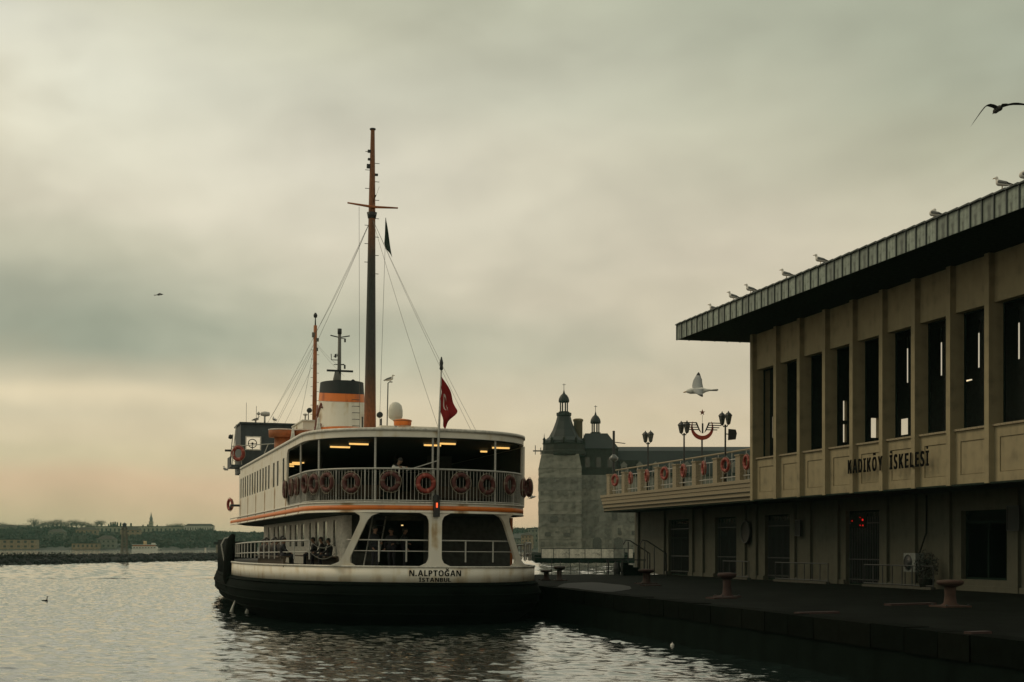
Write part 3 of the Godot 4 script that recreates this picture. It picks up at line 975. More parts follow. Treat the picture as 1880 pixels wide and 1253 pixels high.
func on_quay(px: float, z: float) -> Vector3:
	return Vector3((px - 940.0) / 2700.0 * z, QUAY, -z)

func quay() -> void:
	var st := flat()
	var pts := PackedVector2Array([Vector2(quay_edge(12) + 0.55, -12), Vector2(quay_edge(93) + 0.55, -93), Vector2(9, -94.5), Vector2(40, -112), Vector2(80, -112), Vector2(80, -12)])
	slab(st, pts, 2.6, Transform3D(Basis(Vector3(1, 0, 0), Vector3(0, 0, 1), Vector3(0, 1, 0)), Vector3(0, QUAY - 1.3, 0)))
	struct("quay_paving", st, C["concrete"])
	# coping stones along the edge, each its own
	var edge := Node3D.new()
	edge.name = "quay_edge"
	add_child(edge)
	edge.set_meta("kind", "structure")
	var z := 14.0
	var ang := atan(0.222)
	while z < 92.0:
		var l := rng.randf_range(1.25, 1.7)
		st = flat()
		box(st, Vector3(0, 0, 0), Vector3(0.62, 0.55, l - 0.035))
		var o := obj("coping_stone", st, C["quay_cap"] if rng.randf() < 0.7 else C["quay_cap_b"], edge)
		var zc := z + l * 0.5 * cos(ang)
		o.position = Vector3(quay_edge(zc) + 0.24 + rng.randf_range(-0.015, 0.015), QUAY - 0.255 + rng.randf_range(-0.012, 0.012), -zc)
		o.rotation.y = ang
		z += l * cos(ang)
	st = flat()
	quad(st, Vector3(quay_edge(12), -1.2, -12), Vector3(quay_edge(93), -1.2, -93), Vector3(quay_edge(93), QUAY - 0.54, -93), Vector3(quay_edge(12), QUAY - 0.54, -12))
	quad(st, Vector3(quay_edge(93), -1.2, -93), Vector3(9, -1.2, -94.6), Vector3(9, QUAY - 0.1, -94.6), Vector3(quay_edge(93), QUAY - 0.1, -93))
	struct("quay_wall", st, C["quay_side"])
	# a pale worn apron by the ferry and patches
	for q: Array in [[66.0, 1.6, 8.5, 0.62]]:
		st = flat()
		var poly := PackedVector2Array()
		for k in 18:
			var t := TAU * k / 18.0
			poly.append(Vector2(cos(t) * q[1] * rng.randf_range(0.7, 1.15), sin(t) * q[2] * rng.randf_range(0.75, 1.1)))
		slab(st, poly, 0.006, Transform3D(Basis(Vector3(1, 0, -0.222), Vector3(0, 0, 1), Vector3(0, 1, 0)), Vector3(quay_edge(q[0]) + q[1] * 1.1 + 0.6, QUAY + 0.001, -q[0])))
		struct("worn_paving", st, C["worn"])
	# mooring bollards: px, metres away, what tells it
	bollard("bollard", "orange-brown T-headed mooring bollard nearest the camera, in front of the air conditioner", 1745, 44.1, 0.82, 0.39, 0)
	bollard("bollard", "rusty T-headed mooring bollard in front of the second quayside doorway", 1335, 52.6, 0.88, 0.33, 1)
	bollard("bollard", "squat wide-headed bollard on a red plinth near the stair rail", 1187, 70.6, 0.72, 0.39, 1)
	bollard("bollard", "slim dark bollard beside the ferry's stern quarter", 1027, 77.2, 0.78, 0.3, 2)
	bollard("bollard", "short reddish bollard half hidden behind the ferry's rail", 1003, 78.4, 0.55, 0.3, 1)
	# red-painted plate ahead of the second bollard, red stripes and scraps
	for q: Array in [[1325, 51.0, 1.0, 0.5], [1195, 67.0, 0.9, 0.4], [1500, 39.6, 1.4, 0.22], [1672, 45.5, 1.9, 0.3], [1796, 30.5, 0.6, 0.2]]:
		st = flat(); box(st, Vector3(0, 0.03, 0), Vector3(q[2], 0.06, q[3]), Basis(Vector3.UP, 0.5))
		var o := obj("mooring_plate", st, C["red_iron"], self)
		o.position = on_quay(q[0], q[1])
		var where: String = {1325: "before the rusty bollard", 1195: "before the squat bollard", 1500: "at the quay edge by the doorway", 1672: "left of the nearest bollard", 1796: "lowest, at the quay edge near the camera"}[int(q[0])]
		tag(o, "flat rust-red iron plate %s" % where, "plate")
	# railings at the far end
	var o := thing("quay_railing", "low black iron railing at the quay's far end, before the white hoarding", "railing", Vector3(6.0, QUAY, -92.0), 0.06)
	for k in 6:
		st = flat(); tube(st, [Vector3(0.03 + 0.45 * k, 0, 0), Vector3(0.03 + 0.45 * k, 0.96 if k < 3 or k == 5 else 0.5, 0)], 0.035 if k % 2 else 0.05, 5); obj("post", st, C["black_iron"], o)
	for y: float in [0.95, 0.22]:
		st = flat(); box(st, Vector3(1.15, y, 0), Vector3(2.5, 0.07, 0.08)); obj("bar", st, C["black_iron"], o)
	st = flat(); lathe(st, [Vector2(0.2, 0.05), Vector2(0.24, 0.4), Vector2(0.18, 0.8)], 10, Vector3(0.62, 0, 0.3)); tag(obj("waste_bin", st, C["black_iron"], self), "dark round waste bin beside the far quay railing", "bin").position = Vector3(5.9, QUAY, -91.6)
	for q: Array in [[0.0, "nearer the ferry"], [0.95, "nearer the building"]]:
		o = thing("stair_handrail", "black sloping stair handrail at the quay's far end, the one %s" % q[1], "handrail", Vector3(7.15 + q[0], QUAY, -92.4 + q[0]), 0.0)
		st = flat(); tube(st, [Vector3(-0.15, 1.92, 0), Vector3(0, 2.2, 0), Vector3(0.28, 2.16, 0), Vector3(1.5, 1.35, 0.1), Vector3(1.5, 0, 0.1)], 0.04, 5); obj("rail", st, C["black_iron"], o)
		for k in 3:
			var x := 0.15 + 0.6 * k
			st = flat(); tube(st, [Vector3(x, 0, 0.05), Vector3(x, 2.18 - 0.62 * x * 0.9, 0.05)], 0.035, 5); obj("post", st, C["black_iron"], o)
	st = flat()
	for k in 5:
		span(st, Vector3(6.9 + 0.32 * k, QUAY + 0.003, -93.3), Vector3(7.22 + 0.32 * k, QUAY + 0.16 * (5 - k), -91.2))
	tag(obj("steps", st, C["quay_side"], self), "dark concrete steps under the sloping handrails", "steps")
	for k in 7:
		st = flat(); tube(st, [Vector3.ZERO, Vector3(0, 0.95 - 0.1 * (k % 3), 0)], 0.022, 5)
		var p := obj("mooring_stake", st, C["black_iron"], self)
		tag(p, "thin dark stake standing at the far quay edge", "stake", "stakes at the far quay edge")
		p.position = Vector3(2.6 + 0.55 * k + rng.randf_range(-0.15, 0.15), QUAY, -92.6)

func bollard(called: String, label: String, px: float, z: float, h: float, r: float, kind: int) -> void:
	var o := thing(called, label, "bollard", on_quay(px, z), 0.3)
	var m: StandardMaterial3D = [mat("bollard_orange", Color(0.045, 0.017, 0.008), 0.85, "blotch", Vector3.ONE * 1.2), C["red_iron"], mat("bollard_dark", Color(0.045, 0.025, 0.018), 0.6, "blotch", Vector3.ONE)][kind]
	var st := soft()
	lathe(st, [Vector2(r * 0.75, 0), Vector2(r * 0.72, 0.06), Vector2(r * 0.5, 0.12), Vector2(r * 0.42, h * 0.45), Vector2(r * 0.46, h * 0.72)], 14)
	obj("stem", st, m, o)
	st = soft()
	lathe(st, [Vector2(r * 0.46, h * 0.72), Vector2(r * 0.95, h * 0.82), Vector2(r * 1.05, h * 0.9), Vector2(r * 0.98, h * 0.97), Vector2(r * 0.3, h)], 16)
	obj("head", st, m, o)
	st = flat()
	box(st, Vector3(0, 0.025, 0), Vector3(r * 2.3, 0.05, r * 2.3))
	obj("base_plate", st, m, o)
	for k in 4:
		st = flat(); lathe(st, [Vector2(0.035, 0.05), Vector2(0.035, 0.09)], 6, Vector3(r * (0.95 if k & 1 else -0.95), 0, r * (0.95 if k & 2 else -0.95))); obj("bolt", st, C["black_iron"], o)

# ---------------------------------------------------------------- the pier building
# local axes: x runs along the front towards the camera, z stands out from it, y = 0 is the quay
func bay_at(k: int) -> float:
	return 0.0 if k == 0 else 2.85 + 2.66 * (k - 1)

func glass_pane() -> StandardMaterial3D:
	if C.has("pane"): return C["pane"]
	var m := StandardMaterial3D.new()
	m.albedo_color = Color(0.08, 0.1, 0.1, 0.1)
	m.transparency = BaseMaterial3D.TRANSPARENCY_ALPHA
	m.roughness = 0.04
	m.metallic_specular = 0.12
	C["pane"] = m
	return m

func pier_building() -> void:
	pier = thing("pier_building", "tan two-storey ferry pier building with tall deep windows and overhanging roof", "building", Vector3(12.3, QUAY, -75.0), deg_to_rad(-75.75))
	var st: SurfaceTool
	var L := bay_at(12)
	for k in 12:
		var a := bay_at(k) + 0.15
		var b := bay_at(k + 1) - 0.15
		# panelled parapet below the window
		st = flat()
		holed(st, Rect2(a, 4.19, b - a, 2.04), [Rect2(a + 0.34, 4.55, b - a - 0.68, 1.28)], 0.1, Transform3D(Basis.IDENTITY, Vector3(0, 0, -0.14)))
		span(st, Vector3(a, 4.19, -0.58), Vector3(b, 6.23, -0.2))
		obj("parapet", st, C["tan"], pier)
		st = flat(); span(st, Vector3(a + 0.36, 4.57, -0.198), Vector3(b - 0.36, 5.81, -0.175)); obj("panel", st, C["tan"], pier)
		st = flat(); span(st, Vector3(a, 6.232, -0.58), Vector3(b, 6.31, -0.05)); obj("sill", st, C["moulding"], pier)
		st = flat(); span(st, Vector3(a, 10.8, -0.56), Vector3(b, 12.62, -0.14)); obj("lintel", st, C["tan"], pier)
		# window: dark frame, mullion, pane
		st = flat()
		holed(st, Rect2(a, 6.31, b - a, 4.49), [Rect2(a + 0.06, 6.38, b - a - 0.12, 4.36)], 0.07, Transform3D(Basis.IDENTITY, Vector3(0, 0, -0.5)))
		var w := obj("window", st, C["void"], pier)
		st = flat(); quad(st, Vector3(a + 0.06, 6.38, -0.54), Vector3(b - 0.06, 6.38, -0.54), Vector3(b - 0.06, 10.75, -0.54), Vector3(a + 0.06, 10.75, -0.54)); obj("pane", st, glass_pane(), w)
	for k in 13:
		var x := bay_at(k)
		st = flat(); span(st, Vector3(x - 0.15, 4.15, -0.56), Vector3(x + 0.15, 12.62, 0.1)); obj("pilaster", st, C["tan"], pier)
	# the hall behind: end wall, back wall, floor, ceiling
	st = flat()
	var ends := [Rect2(-1.14, 7.35, 0.16, 1.1), Rect2(-2.53, 7.35, 0.16, 1.1), Rect2(-5.17, 7.2, 0.24, 0.95), Rect2(-5.17, 8.32, 0.24, 1.05), Rect2(-6.98, 7.46, 0.46, 1.05)]
	var across := Basis(Vector3(0, 0, 1), Vector3.UP, Vector3(-1, 0, 0))
	holed(st, Rect2(-7.9, 4.19, 7.75, 8.43), ends, 0.3, Transform3D(across, Vector3(-0.14, 0, 0)))
	obj("end_wall", st, C["tan"], pier)
	st = flat()
	holed(st, Rect2(-7.4, 4.2, 6.55, 8.25), ends, 0.03, Transform3D(across, Vector3(0.17, 0, 0)))
	obj("hall_shade_sheet", st, C["inside"], pier)  # added dark sheet, stands in for shade on the end wall's inner face
	st = flat()
	var hs := [Rect2(1.62, 7.5, 0.7, 0.82)]
	for q: float in [2.2, 5.45, 8.74, 11.95, 15.2, 18.4]:
		hs.append(Rect2(q, 10.12, 0.14, 2.3))
	holed(st, Rect2(-0.14, 4.19, L + 0.3, 8.43), hs, 0.02, Transform3D(Basis.IDENTITY, Vector3(0, 0, -7.45)))
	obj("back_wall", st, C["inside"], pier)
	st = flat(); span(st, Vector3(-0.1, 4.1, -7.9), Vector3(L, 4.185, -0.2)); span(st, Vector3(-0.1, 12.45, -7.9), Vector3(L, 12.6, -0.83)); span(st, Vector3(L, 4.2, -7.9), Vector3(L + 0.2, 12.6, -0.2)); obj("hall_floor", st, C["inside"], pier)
	for k in 2:
		st = flat(); box(st, Vector3(13.6 + 0.35 * k, 8.75 + 0.1 * k, -3.2 - 0.5 * k), Vector3(0.7, 0.05, 0.05)); var lt := obj("ceiling_lamp", st, glow("hall_tube", Color(1.0, 0.93, 0.78), 0.7), pier)
		lamp(lt, Vector3(13.6 + 0.35 * k, 8.65 + 0.1 * k, -3.2 - 0.5 * k), Color(1, 0.9, 0.7), 0.03)
	# roof: soffit slab and panelled fascia
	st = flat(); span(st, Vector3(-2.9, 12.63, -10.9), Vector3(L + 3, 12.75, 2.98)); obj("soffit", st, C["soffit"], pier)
	st = flat(); span(st, Vector3(-2.85, 12.76, -10.8), Vector3(L + 3, 13.36, 2.9)); obj("roof", st, C["zinc_seam"], pier)
	var variants: Array[ArrayMesh] = []
	for k in 4:
		st = flat()
		var t := rng.randf_range(-0.02, 0.02)
		span(st, Vector3(0.015, 0.0, 0), Vector3(0.695, 0.76, 0.03))
		box(st, Vector3(0.36, 0.4, 0.022), Vector3(0.56, 0.66, 0.02), Basis(Vector3(0, 1, 0), t))
		var zm := mat("zinc_%d" % k, Color(0.28, 0.33, 0.285) * (0.85 + 0.11 * k), 0.5, "soot", Vector3.ONE * (0.6 + 0.2 * k), 0.25)
		variants.append(commit(st, zm))
	var seam := flat(); span(seam, Vector3(-0.03, -0.02, 0), Vector3(0.025, 0.8, 0.075))
	var seam_mesh := commit(seam, C["zinc_seam"])
	var cap := flat(); box(cap, Vector3(0.36, 0.02, -0.05), Vector3(0.76, 0.05, 0.34), Basis(Vector3(0, 0, 1), 0.045))
	var cap_mesh := commit(cap, C["zinc_seam"])
	for k in 50:
		var x := -2.93 + 0.72 * k
		var p := put("fascia_panel", variants[k % 4 if k % 3 else (k / 3) % 4], pier)
		p.position = Vector3(x, 12.64, 2.985)
		var s := put("fascia_seam", seam_mesh, pier)
		s.position = Vector3(x, 12.64, 2.985)
		var c := put("fascia_cap", cap_mesh, pier)
		c.position = Vector3(x, 13.42, 3.0)
	for k in 18:
		var p := put("fascia_panel", variants[k % 4], pier)
		p.position = Vector3(-2.905, 12.64, -9.9 + 0.72 * k)
		p.rotation.y = -PI / 2
		var s := put("fascia_seam", seam_mesh, pier)
		s.position = Vector3(-2.905, 12.64, -9.9 + 0.72 * k)
		s.rotation.y = -PI / 2
	# lettering: each letter stands off the wall
	lettering("KADIKÖY", 10.7, 13.75, 5.0, 0.6)
	lettering("İSKELESİ", 14.4, 17.5, 5.0, 0.6)
	ground_floor(L)

func lettering(text: String, x0: float, x1: float, y: float, h: float) -> void:
	var font := SystemFont.new()
	font.font_names = PackedStringArray(["Droid Sans"])
	font.font_weight = 700
	var ws := []
	var total := 0.0
	var ms := []
	for c in text:
		var tm := TextMesh.new()
		tm.text = c
		tm.font = font
		tm.font_size = 64
		tm.pixel_size = 0.01
		tm.depth = 0.03
		tm.curve_step = 2.0
		var bx := tm.get_aabb()
		ms.append([tm, bx])
		total += bx.size.x + 0.15
	var sx := (x1 - x0) / (total - 0.15)
	var capm := TextMesh.new()
	capm.text = "E"; capm.font = font; capm.font_size = 64; capm.pixel_size = 0.01
	var cb := capm.get_aabb()
	var sy := h / cb.size.y
	var x := x0
	for e: Array in ms:
		var bx: AABB = e[1]
		var o := put("letter", e[0], pier, C["letter"])
		o.scale = Vector3(sx, sy, 1.0)
		o.position = Vector3(x - bx.position.x * sx, y - cb.position.y * sy, 0.17)
		x += (bx.size.x + 0.15) * sx

func ground_floor(L: float) -> void:
	var st: SurfaceTool
	var back := -2.42
	var holes := [Rect2(-18.9, 0, 3.6, 3.5), Rect2(-11.05, 0, 3.16, 3.5), Rect2(-3.97, 0, 3.12, 3.5), Rect2(5.4, 0, 3.3, 3.5), Rect2(15.58, 0.47, 3.3, 2.8), Rect2(20.4, 0, 2.9, 3.4), Rect2(26, 0, 3, 3.4)]
	st = flat()
	holed(st, Rect2(-25.5, 0, L + 25.5, 4.18), holes, 0.35, Transform3D(Basis.IDENTITY, Vector3(0, 0, back)))
	obj("ground_floor_wall", st, C["tan_shaded"], pier)
	st = flat(); span(st, Vector3(-25.5, 0, -9), Vector3(-25.2, 4.18, back - 0.36)); span(st, Vector3(-25.2, 0, -9.2), Vector3(L, 4.1, -9)); span(st, Vector3(-25.2, 0.004, -9), Vector3(L, 0.03, back - 0.36)); obj("ground_floor_hall", st, C["void"], pier)
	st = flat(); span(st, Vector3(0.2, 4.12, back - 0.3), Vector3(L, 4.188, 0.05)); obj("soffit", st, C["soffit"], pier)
	for x: float in [-24.6, -19.6, -14.6, -12.9, -6.6, -5.1, -0.2, 1.6, 4.6, 9.4, 11.9, 14.7, 19.6]:
		st = flat(); span(st, Vector3(x - 0.22, 0, back), Vector3(x + 0.22, 4.15, back + 0.14)); obj("pilaster", st, C["tan_shaded"], pier)
	st = flat()
	for q: Array in [[-25.5, -18.95], [-15.25, -11.1], [-7.85, -4.0], [-0.8, 5.35], [8.75, 20.3]]:
		st = flat(); span(st, Vector3(q[0], 0, back), Vector3(q[1], 0.22, back + 0.09)); obj("plinth", st, C["tan_shaded"], pier)
	var gate := 0
	for h: Rect2 in holes:
		var window := h.position.y > 0.1
		st = flat()
		var a := h.position.x; var b := h.end.x; var m := (a + b) / 2
		holed(st, Rect2(a, h.position.y, b - a, h.size.y), [Rect2(a + 0.08, h.position.y + 0.08, m - a - 0.12, 2.2), Rect2(m + 0.04, h.position.y + 0.08, b - m - 0.12, 2.2), Rect2(a + 0.08, h.position.y + 2.38, b - a - 0.16, h.size.y - 2.48)], 0.08, Transform3D(Basis.IDENTITY, Vector3(0, 0, back - 0.22)))
		var d := obj("window" if window else "door", st, C["void"], pier)
		st = flat(); quad(st, Vector3(a + 0.05, h.position.y + 0.05, back - 0.26), Vector3(b - 0.05, h.position.y + 0.05, back - 0.26), Vector3(b - 0.05, h.end.y - 0.05, back - 0.26), Vector3(a + 0.05, h.end.y - 0.05, back - 0.26)); obj("pane", st, glass_pane(), d)
		if not window and gate < 4:
			st = flat()
			for k in 20:
				var x := a + 0.12 + (b - a - 0.24) * k / 19.0
				tube(st, [Vector3(x, 0.1, back - 0.14), Vector3(x, h.end.y - 0.3 if k % 3 else h.end.y - 0.1, back - 0.14)], 0.018, 4)
			for y: float in [0.25, 1.2, 2.9]:
				box(st, Vector3(m, y, back - 0.14), Vector3(b - a - 0.1, 0.05, 0.03))
			obj("grille", st, mat("grille", Color(0.012, 0.014, 0.014), 0.6), d)
		gate += 1
	# things fixed to or set before the wall
	var o := thing("round_wall_sign", "dark round disc sign fixed to the lower wall left of the barred doorway", "sign", pier.to_global(Vector3(-6.05, 2.6, back + 0.16)), pier.rotation.y)
	st = soft(); lathe(st, [Vector2(0.02, 0.06), Vector2(0.52, 0.06), Vector2(0.6, 0.09), Vector2(0.64, 0.05), Vector2(0.64, 0.0)], 24, Vector3.ZERO, Basis(Vector3.RIGHT, PI / 2)); obj("disc", st, mat("sign_brown", Color(0.02, 0.016, 0.012), 0.7), o)
	st = soft(); torus(st, 0.6, 0.045, 24, 6); obj("rim", st, C["black_iron"], o).position.z = 0.08
	for q: Array in [[0.55, 2.75, 0.5, 0.75, "small framed notice on the wall right of the barred doorway"], [19.6, 2.9, 0.75, 0.9, "dark square notice board high on the wall beside the wide window"]]:
		o = thing("notice_board", q[4], "sign", pier.to_global(Vector3(q[0], q[1], back + 0.15)), pier.rotation.y)
		st = flat(); span(st, Vector3(-q[2] / 2, -q[3] / 2, 0.0), Vector3(q[2] / 2, q[3] / 2, 0.05)); obj("board", st, mat("board_dark", Color(0.02, 0.022, 0.02), 0.8), o)
		st = flat(); holed(st, Rect2(-q[2] / 2 - 0.04, -q[3] / 2 - 0.04, q[2] + 0.08, q[3] + 0.08), [Rect2(-q[2] / 2, -q[3] / 2, q[2], q[3])], 0.06, Transform3D(Basis.IDENTITY, Vector3(0, 0, 0.07))); obj("frame", st, C["black_iron"], o)
	for q: Array in [[-7.7, -4.1, "left of the barred doorway"], [-0.7, 5.3, "between barred doorway and red-lit doorway"], [8.9, 14.9, "around the air conditioner"]]:
		o = thing("wall_railing", "dark railing before the lower wall, %s" % q[2], "railing", pier.to_global(Vector3(q[0], 0, -1.55)), pier.rotation.y)
		var len: float = q[1] - q[0]
		for y: float in [0.98, 0.16]:
			st = flat(); tube(st, [Vector3(0, y, 0), Vector3(len, y, 0)], 0.028, 5); obj("rail", st, C["black_iron"], o)
		var n := int(len / 0.8)
		for k in n + 1:
			st = flat(); var x := len * k / n; tube(st, [Vector3(x, 0, 0), Vector3(x, 0.98, 0)], 0.026, 5); obj("post", st, C["black_iron"], o)
		st = flat(); span(st, Vector3(0, 0.002, -0.12), Vector3(len, 0.11, 0.12)); obj("kerb", st, mat("kerb", Color(0.06, 0.06, 0.05), 0.9, "stone", Vector3.ONE), o)
	o = thing("air_conditioner", "pale outdoor air conditioner on a stand against the lower wall", "air conditioner", pier.to_global(Vector3(12.6, 0, -1.95)), pier.rotation.y)
	st = flat(); span(st, Vector3(-0.5, 0.72, -0.2), Vector3(0.5, 1.52, 0.2)); obj("casing", st, mat("ac", Color(0.17, 0.19, 0.18), 0.6, "grain", Vector3.ONE), o)
	st = soft(); torus(st, 0.32, 0.025, 20, 5); torus(st, 0.2, 0.012, 20, 4); torus(st, 0.1, 0.012, 16, 4); obj("fan_grille", st, C["black_iron"], o).position = Vector3(-0.12, 1.12, 0.21)
	st = soft(); lathe(st, [Vector2(0.02, 0), Vector2(0.3, 0.0), Vector2(0.3, 0.012)], 20, Vector3(-0.12, 1.12, 0.201), Basis(Vector3.RIGHT, PI / 2)); obj("fan_opening", st, C["black_iron"], o)
	for k in 4:
		st = flat(); var x := -0.44 if k & 1 else 0.44; var z := -0.16 if k & 2 else 0.16
		tube(st, [Vector3(x, 0, z), Vector3(x, 0.72, z)], 0.025, 5); obj("leg", st, C["black_iron"], o)
	st = flat(); tube(st, [Vector3(0.3, 1.5, -0.1), Vector3(0.36, 2.4, -0.4), Vector3(0.34, 4.0, -0.42)], 0.04, 6); obj("pipe", st, C["rubber"], o)
	o = thing("potted_shrub", "dark bushy shrub in a tub right of the air conditioner", "plant", pier.to_global(Vector3(14.1, 0, -1.7)), 0.0)
	st = soft(); lathe(st, [Vector2(0.26, 0), Vector2(0.34, 0.42), Vector2(0.3, 0.44)], 14); obj("tub", st, C["rubber"], o)
	st = flat()
	var r := RandomNumberGenerator.new(); r.seed = 71
	for k in 700:
		var p := Vector3(r.randfn(), r.randfn(), r.randfn()).normalized() * pow(r.randf(), 0.4) * Vector3(0.42, 0.6, 0.42).length() * 0.6
		p.y = p.y * 1.3 + 1.0
		var d1 := Vector3(r.randfn(), r.randfn(), r.randfn()).normalized() * 0.075
		var d2 := Vector3(r.randfn(), r.randfn(), r.randfn()).normalized() * 0.05
		tri(st, p + d1, p + d2, p - d1)
	stuff(obj("foliage", st, C["leaf"], o))
	o = thing("traffic_signal", "dark panel of five small glowing red lights inside the middle doorway", "signal", pier.to_global(Vector3(6.5, 3.0, back - 0.1)), pier.rotation.y)
	st = flat(); span(st, Vector3(-0.75, -0.32, -0.05), Vector3(0.75, 0.36, 0)); obj("panel", st, C["void"], o)
	for q: Array in [[-0.6, 0.02, 0.03], [0.2, 0.17, 0.02], [0.45, 0.05, 0.055], [0.2, -0.2, 0.032], [0.47, -0.21, 0.04]]:
		st = soft(); lathe(st, [Vector2(0.003, -0.5), Vector2(0.7, -0.35), Vector2(1, 0), Vector2(0.7, 0.35), Vector2(0.003, 0.5)].map(func(v): return v * q[2]), 10, Vector3(q[0], q[1], 0.02), Basis(Vector3.RIGHT, PI / 2))
		var lt := obj("red_lamp", st, glow("red_led", Color(0.9, 0.12, 0.10), 0.6), o)
		lamp(lt, Vector3(q[0], q[1], 0.08), Color(1, 0.1, 0.06), 0.0025, 0.04)

# ---------------------------------------------------------------- the terrace beyond the corner
func terrace() -> void:
	var st: SurfaceTool
	var a := -25.2; var b := -0.16
	for q: Array in [[5.08, 5.25, 0.10], [4.86, 5.078, 0.04], [4.62, 4.858, 0.0], [4.38, 4.618, -0.05], [4.19, 4.378, -0.10]]:
		st = flat(); span(st, Vector3(a - q[2], q[0], -8.0), Vector3(b, q[1], q[2])); obj("terrace_moulding", st, C["moulding"], pier)
	for y: float in [5.07, 4.855, 4.615, 4.375]:
		st = flat(); span(st, Vector3(a - 0.12, y, -0.3), Vector3(b, y + 0.022, 0.055 if y > 5 else 0.03)); obj("terrace_bead", st, C["tan_shaded"], pier)
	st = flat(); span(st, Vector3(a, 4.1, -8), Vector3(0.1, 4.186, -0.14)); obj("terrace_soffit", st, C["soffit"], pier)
	for k in 8:
		var x := -2.0 - 3.13 * k
		st = flat(); span(st, Vector3(x - 0.3, 5.252, -0.42), Vector3(x + 0.3, 6.55, 0.0)); obj("terrace_post", st, C["moulding"], pier)
		st = flat(); span(st, Vector3(x - 0.34, 6.55, -0.46), Vector3(x + 0.34, 6.62, 0.04)); obj("post_cap", st, C["moulding"], pier)
	for k in 8:
		var x1 := 0.0 if k == 0 else -2.3 - 3.13 * (k - 1)
		var x0 := -1.7 if k == 0 else x1 - 2.53
		for y: float in [5.5, 6.42]:
			st = flat(); tube(st, [Vector3(x0, y, -0.2), Vector3(x1, y, -0.2)], 0.03, 5); obj("terrace_rail", st, C["rail"], pier)
		for i in 4:
			st = flat(); var x := lerpf(x0, x1, (i + 0.5) / 4.0); tube(st, [Vector3(x, 5.25, -0.2), Vector3(x, 6.42, -0.2)], 0.016, 4); obj("baluster", st, C["rail"], pier)
	st = flat(); tube(st, [Vector3(a + 0.2, 6.95, -0.9), Vector3(-0.2, 6.95, -0.9)], 0.05, 6); obj("handrail", st, C["moulding"], pier)
	for k in 13:
		st = flat(); tube(st, [Vector3(-1.0 - 1.95 * k, 5.25, -0.9), Vector3(-1.0 - 1.95 * k, 6.95, -0.9)], 0.022, 4); obj("handrail_post", st, C["rail"], pier)
	# lifebuoys hung between the posts
	var where := ["nearest the building's corner", "second from the building's corner", "third from the building's corner", "below the tallest lamp post's right", "fifth from the building's corner", "sixth from the building's corner", "next to last towards the terrace's far end", "last at the terrace's far end"]
	for k in 8:
		var x := -0.75 if k == 0 else -3.57 - 3.13 * (k - 1)
		var o := lifebuoy(pier.to_global(Vector3(x, 6.15, 0.02)), pier.rotation.y + 0.25 * sin(k * 2.0), 0)
		o.set_meta("label", "red lifebuoy hung between terrace posts, %s" % (where[k] if k != 3 else "fourth from the building's corner"))
		o.set_meta("group", "lifebuoys on the terrace")
	# lamps
	for q: Array in [[-5.15, 9.0, "tallest in view, beside the crescent emblem, with loudspeaker"], [-11.4, 9.0, "middle one of the three on the terrace"], [-17.7, 8.9, "farthest of the three, before the slate roof"]]:
		var o := thing("terrace_lamp", "black double-lantern lamp post, %s" % q[2], "street lamp", pier.to_global(Vector3(q[0], 5.25, -0.62)), pier.rotation.y + 0.5, "lamp posts on the terrace")
		var h: float = q[1] - 5.25
		st = soft(); lathe(st, [Vector2(0.12, 0), Vector2(0.11, 0.5), Vector2(0.06, 0.62), Vector2(0.045, h - 0.7), Vector2(0.07, h - 0.62), Vector2(0.04, h - 0.55)], 8); obj("pole", st, C["black_iron"], o)
		st = flat(); tube(st, [Vector3(-0.22, h - 0.5, 0), Vector3(-0.12, h - 0.66, 0), Vector3(0.12, h - 0.66, 0), Vector3(0.22, h - 0.5, 0)], 0.028, 5); obj("arm", st, C["black_iron"], o)
		for s: float in [-0.22, 0.22]:
			st = flat(); lathe(st, [Vector2(0.10, h - 0.5), Vector2(0.19, h - 0.08)], 6, Vector3(s, 0, 0), Basis.IDENTITY, false)
			var lan := obj("lantern", st, mat("lantern_glass", Color(0.10, 0.11, 0.10), 0.25), o)
			st = flat(); lathe(st, [Vector2(0.235, h - 0.08), Vector2(0.2, h - 0.02), Vector2(0.1, h + 0.08), Vector2(0.05, h + 0.1), Vector2(0.02, h + 0.18)], 6, Vector3(s, 0, 0)); obj("cap", st, C["black_iron"], lan)
			st = flat()
			for k in 6:
				var t := TAU * k / 6.0
				tube(st, [Vector3(s + cos(t) * 0.10, h - 0.5, -sin(t) * 0.10), Vector3(s + cos(t) * 0.19, h - 0.08, -sin(t) * 0.19)], 0.014, 4)
			lathe(st, [Vector2(0.03, h - 0.58), Vector2(0.11, h - 0.52), Vector2(0.11, h - 0.48)], 6, Vector3(s, 0, 0)); lathe(st, [Vector2(0.15, h - 0.3), Vector2(0.155, h - 0.27)], 6, Vector3(s, 0, 0))
			obj("bars", st, C["black_iron"], lan)
	var o := thing("loudspeaker", "black box loudspeaker mounted on the tallest terrace lamp post", "loudspeaker", pier.to_global(Vector3(-5.0, 7.9, -0.95)), pier.rotation.y + 1.2)
	st = flat(); slab(st, PackedVector2Array([Vector2(-0.22, -0.3), Vector2(0.2, -0.26), Vector2(0.26, 0.05), Vector2(0.2, 0.26), Vector2(-0.2, 0.3)]), 0.3); obj("cabinet", st, C["black_iron"], o)
	st = flat(); tube(st, [Vector3(-0.1, 0, 0), Vector3(-0.4, 0.05, 0)], 0.03, 5); obj("bracket", st, C["black_iron"], o)
	o = thing("camera_pole", "plain dark pole with small side arm at the terrace's far end", "pole", pier.to_global(Vector3(-24.2, 5.25, -0.5)), pier.rotation.y)
	st = flat(); tube(st, [Vector3(0, 0, 0), Vector3(0, 4.3, 0)], 0.085, 7); obj("mast", st, C["black_iron"], o)
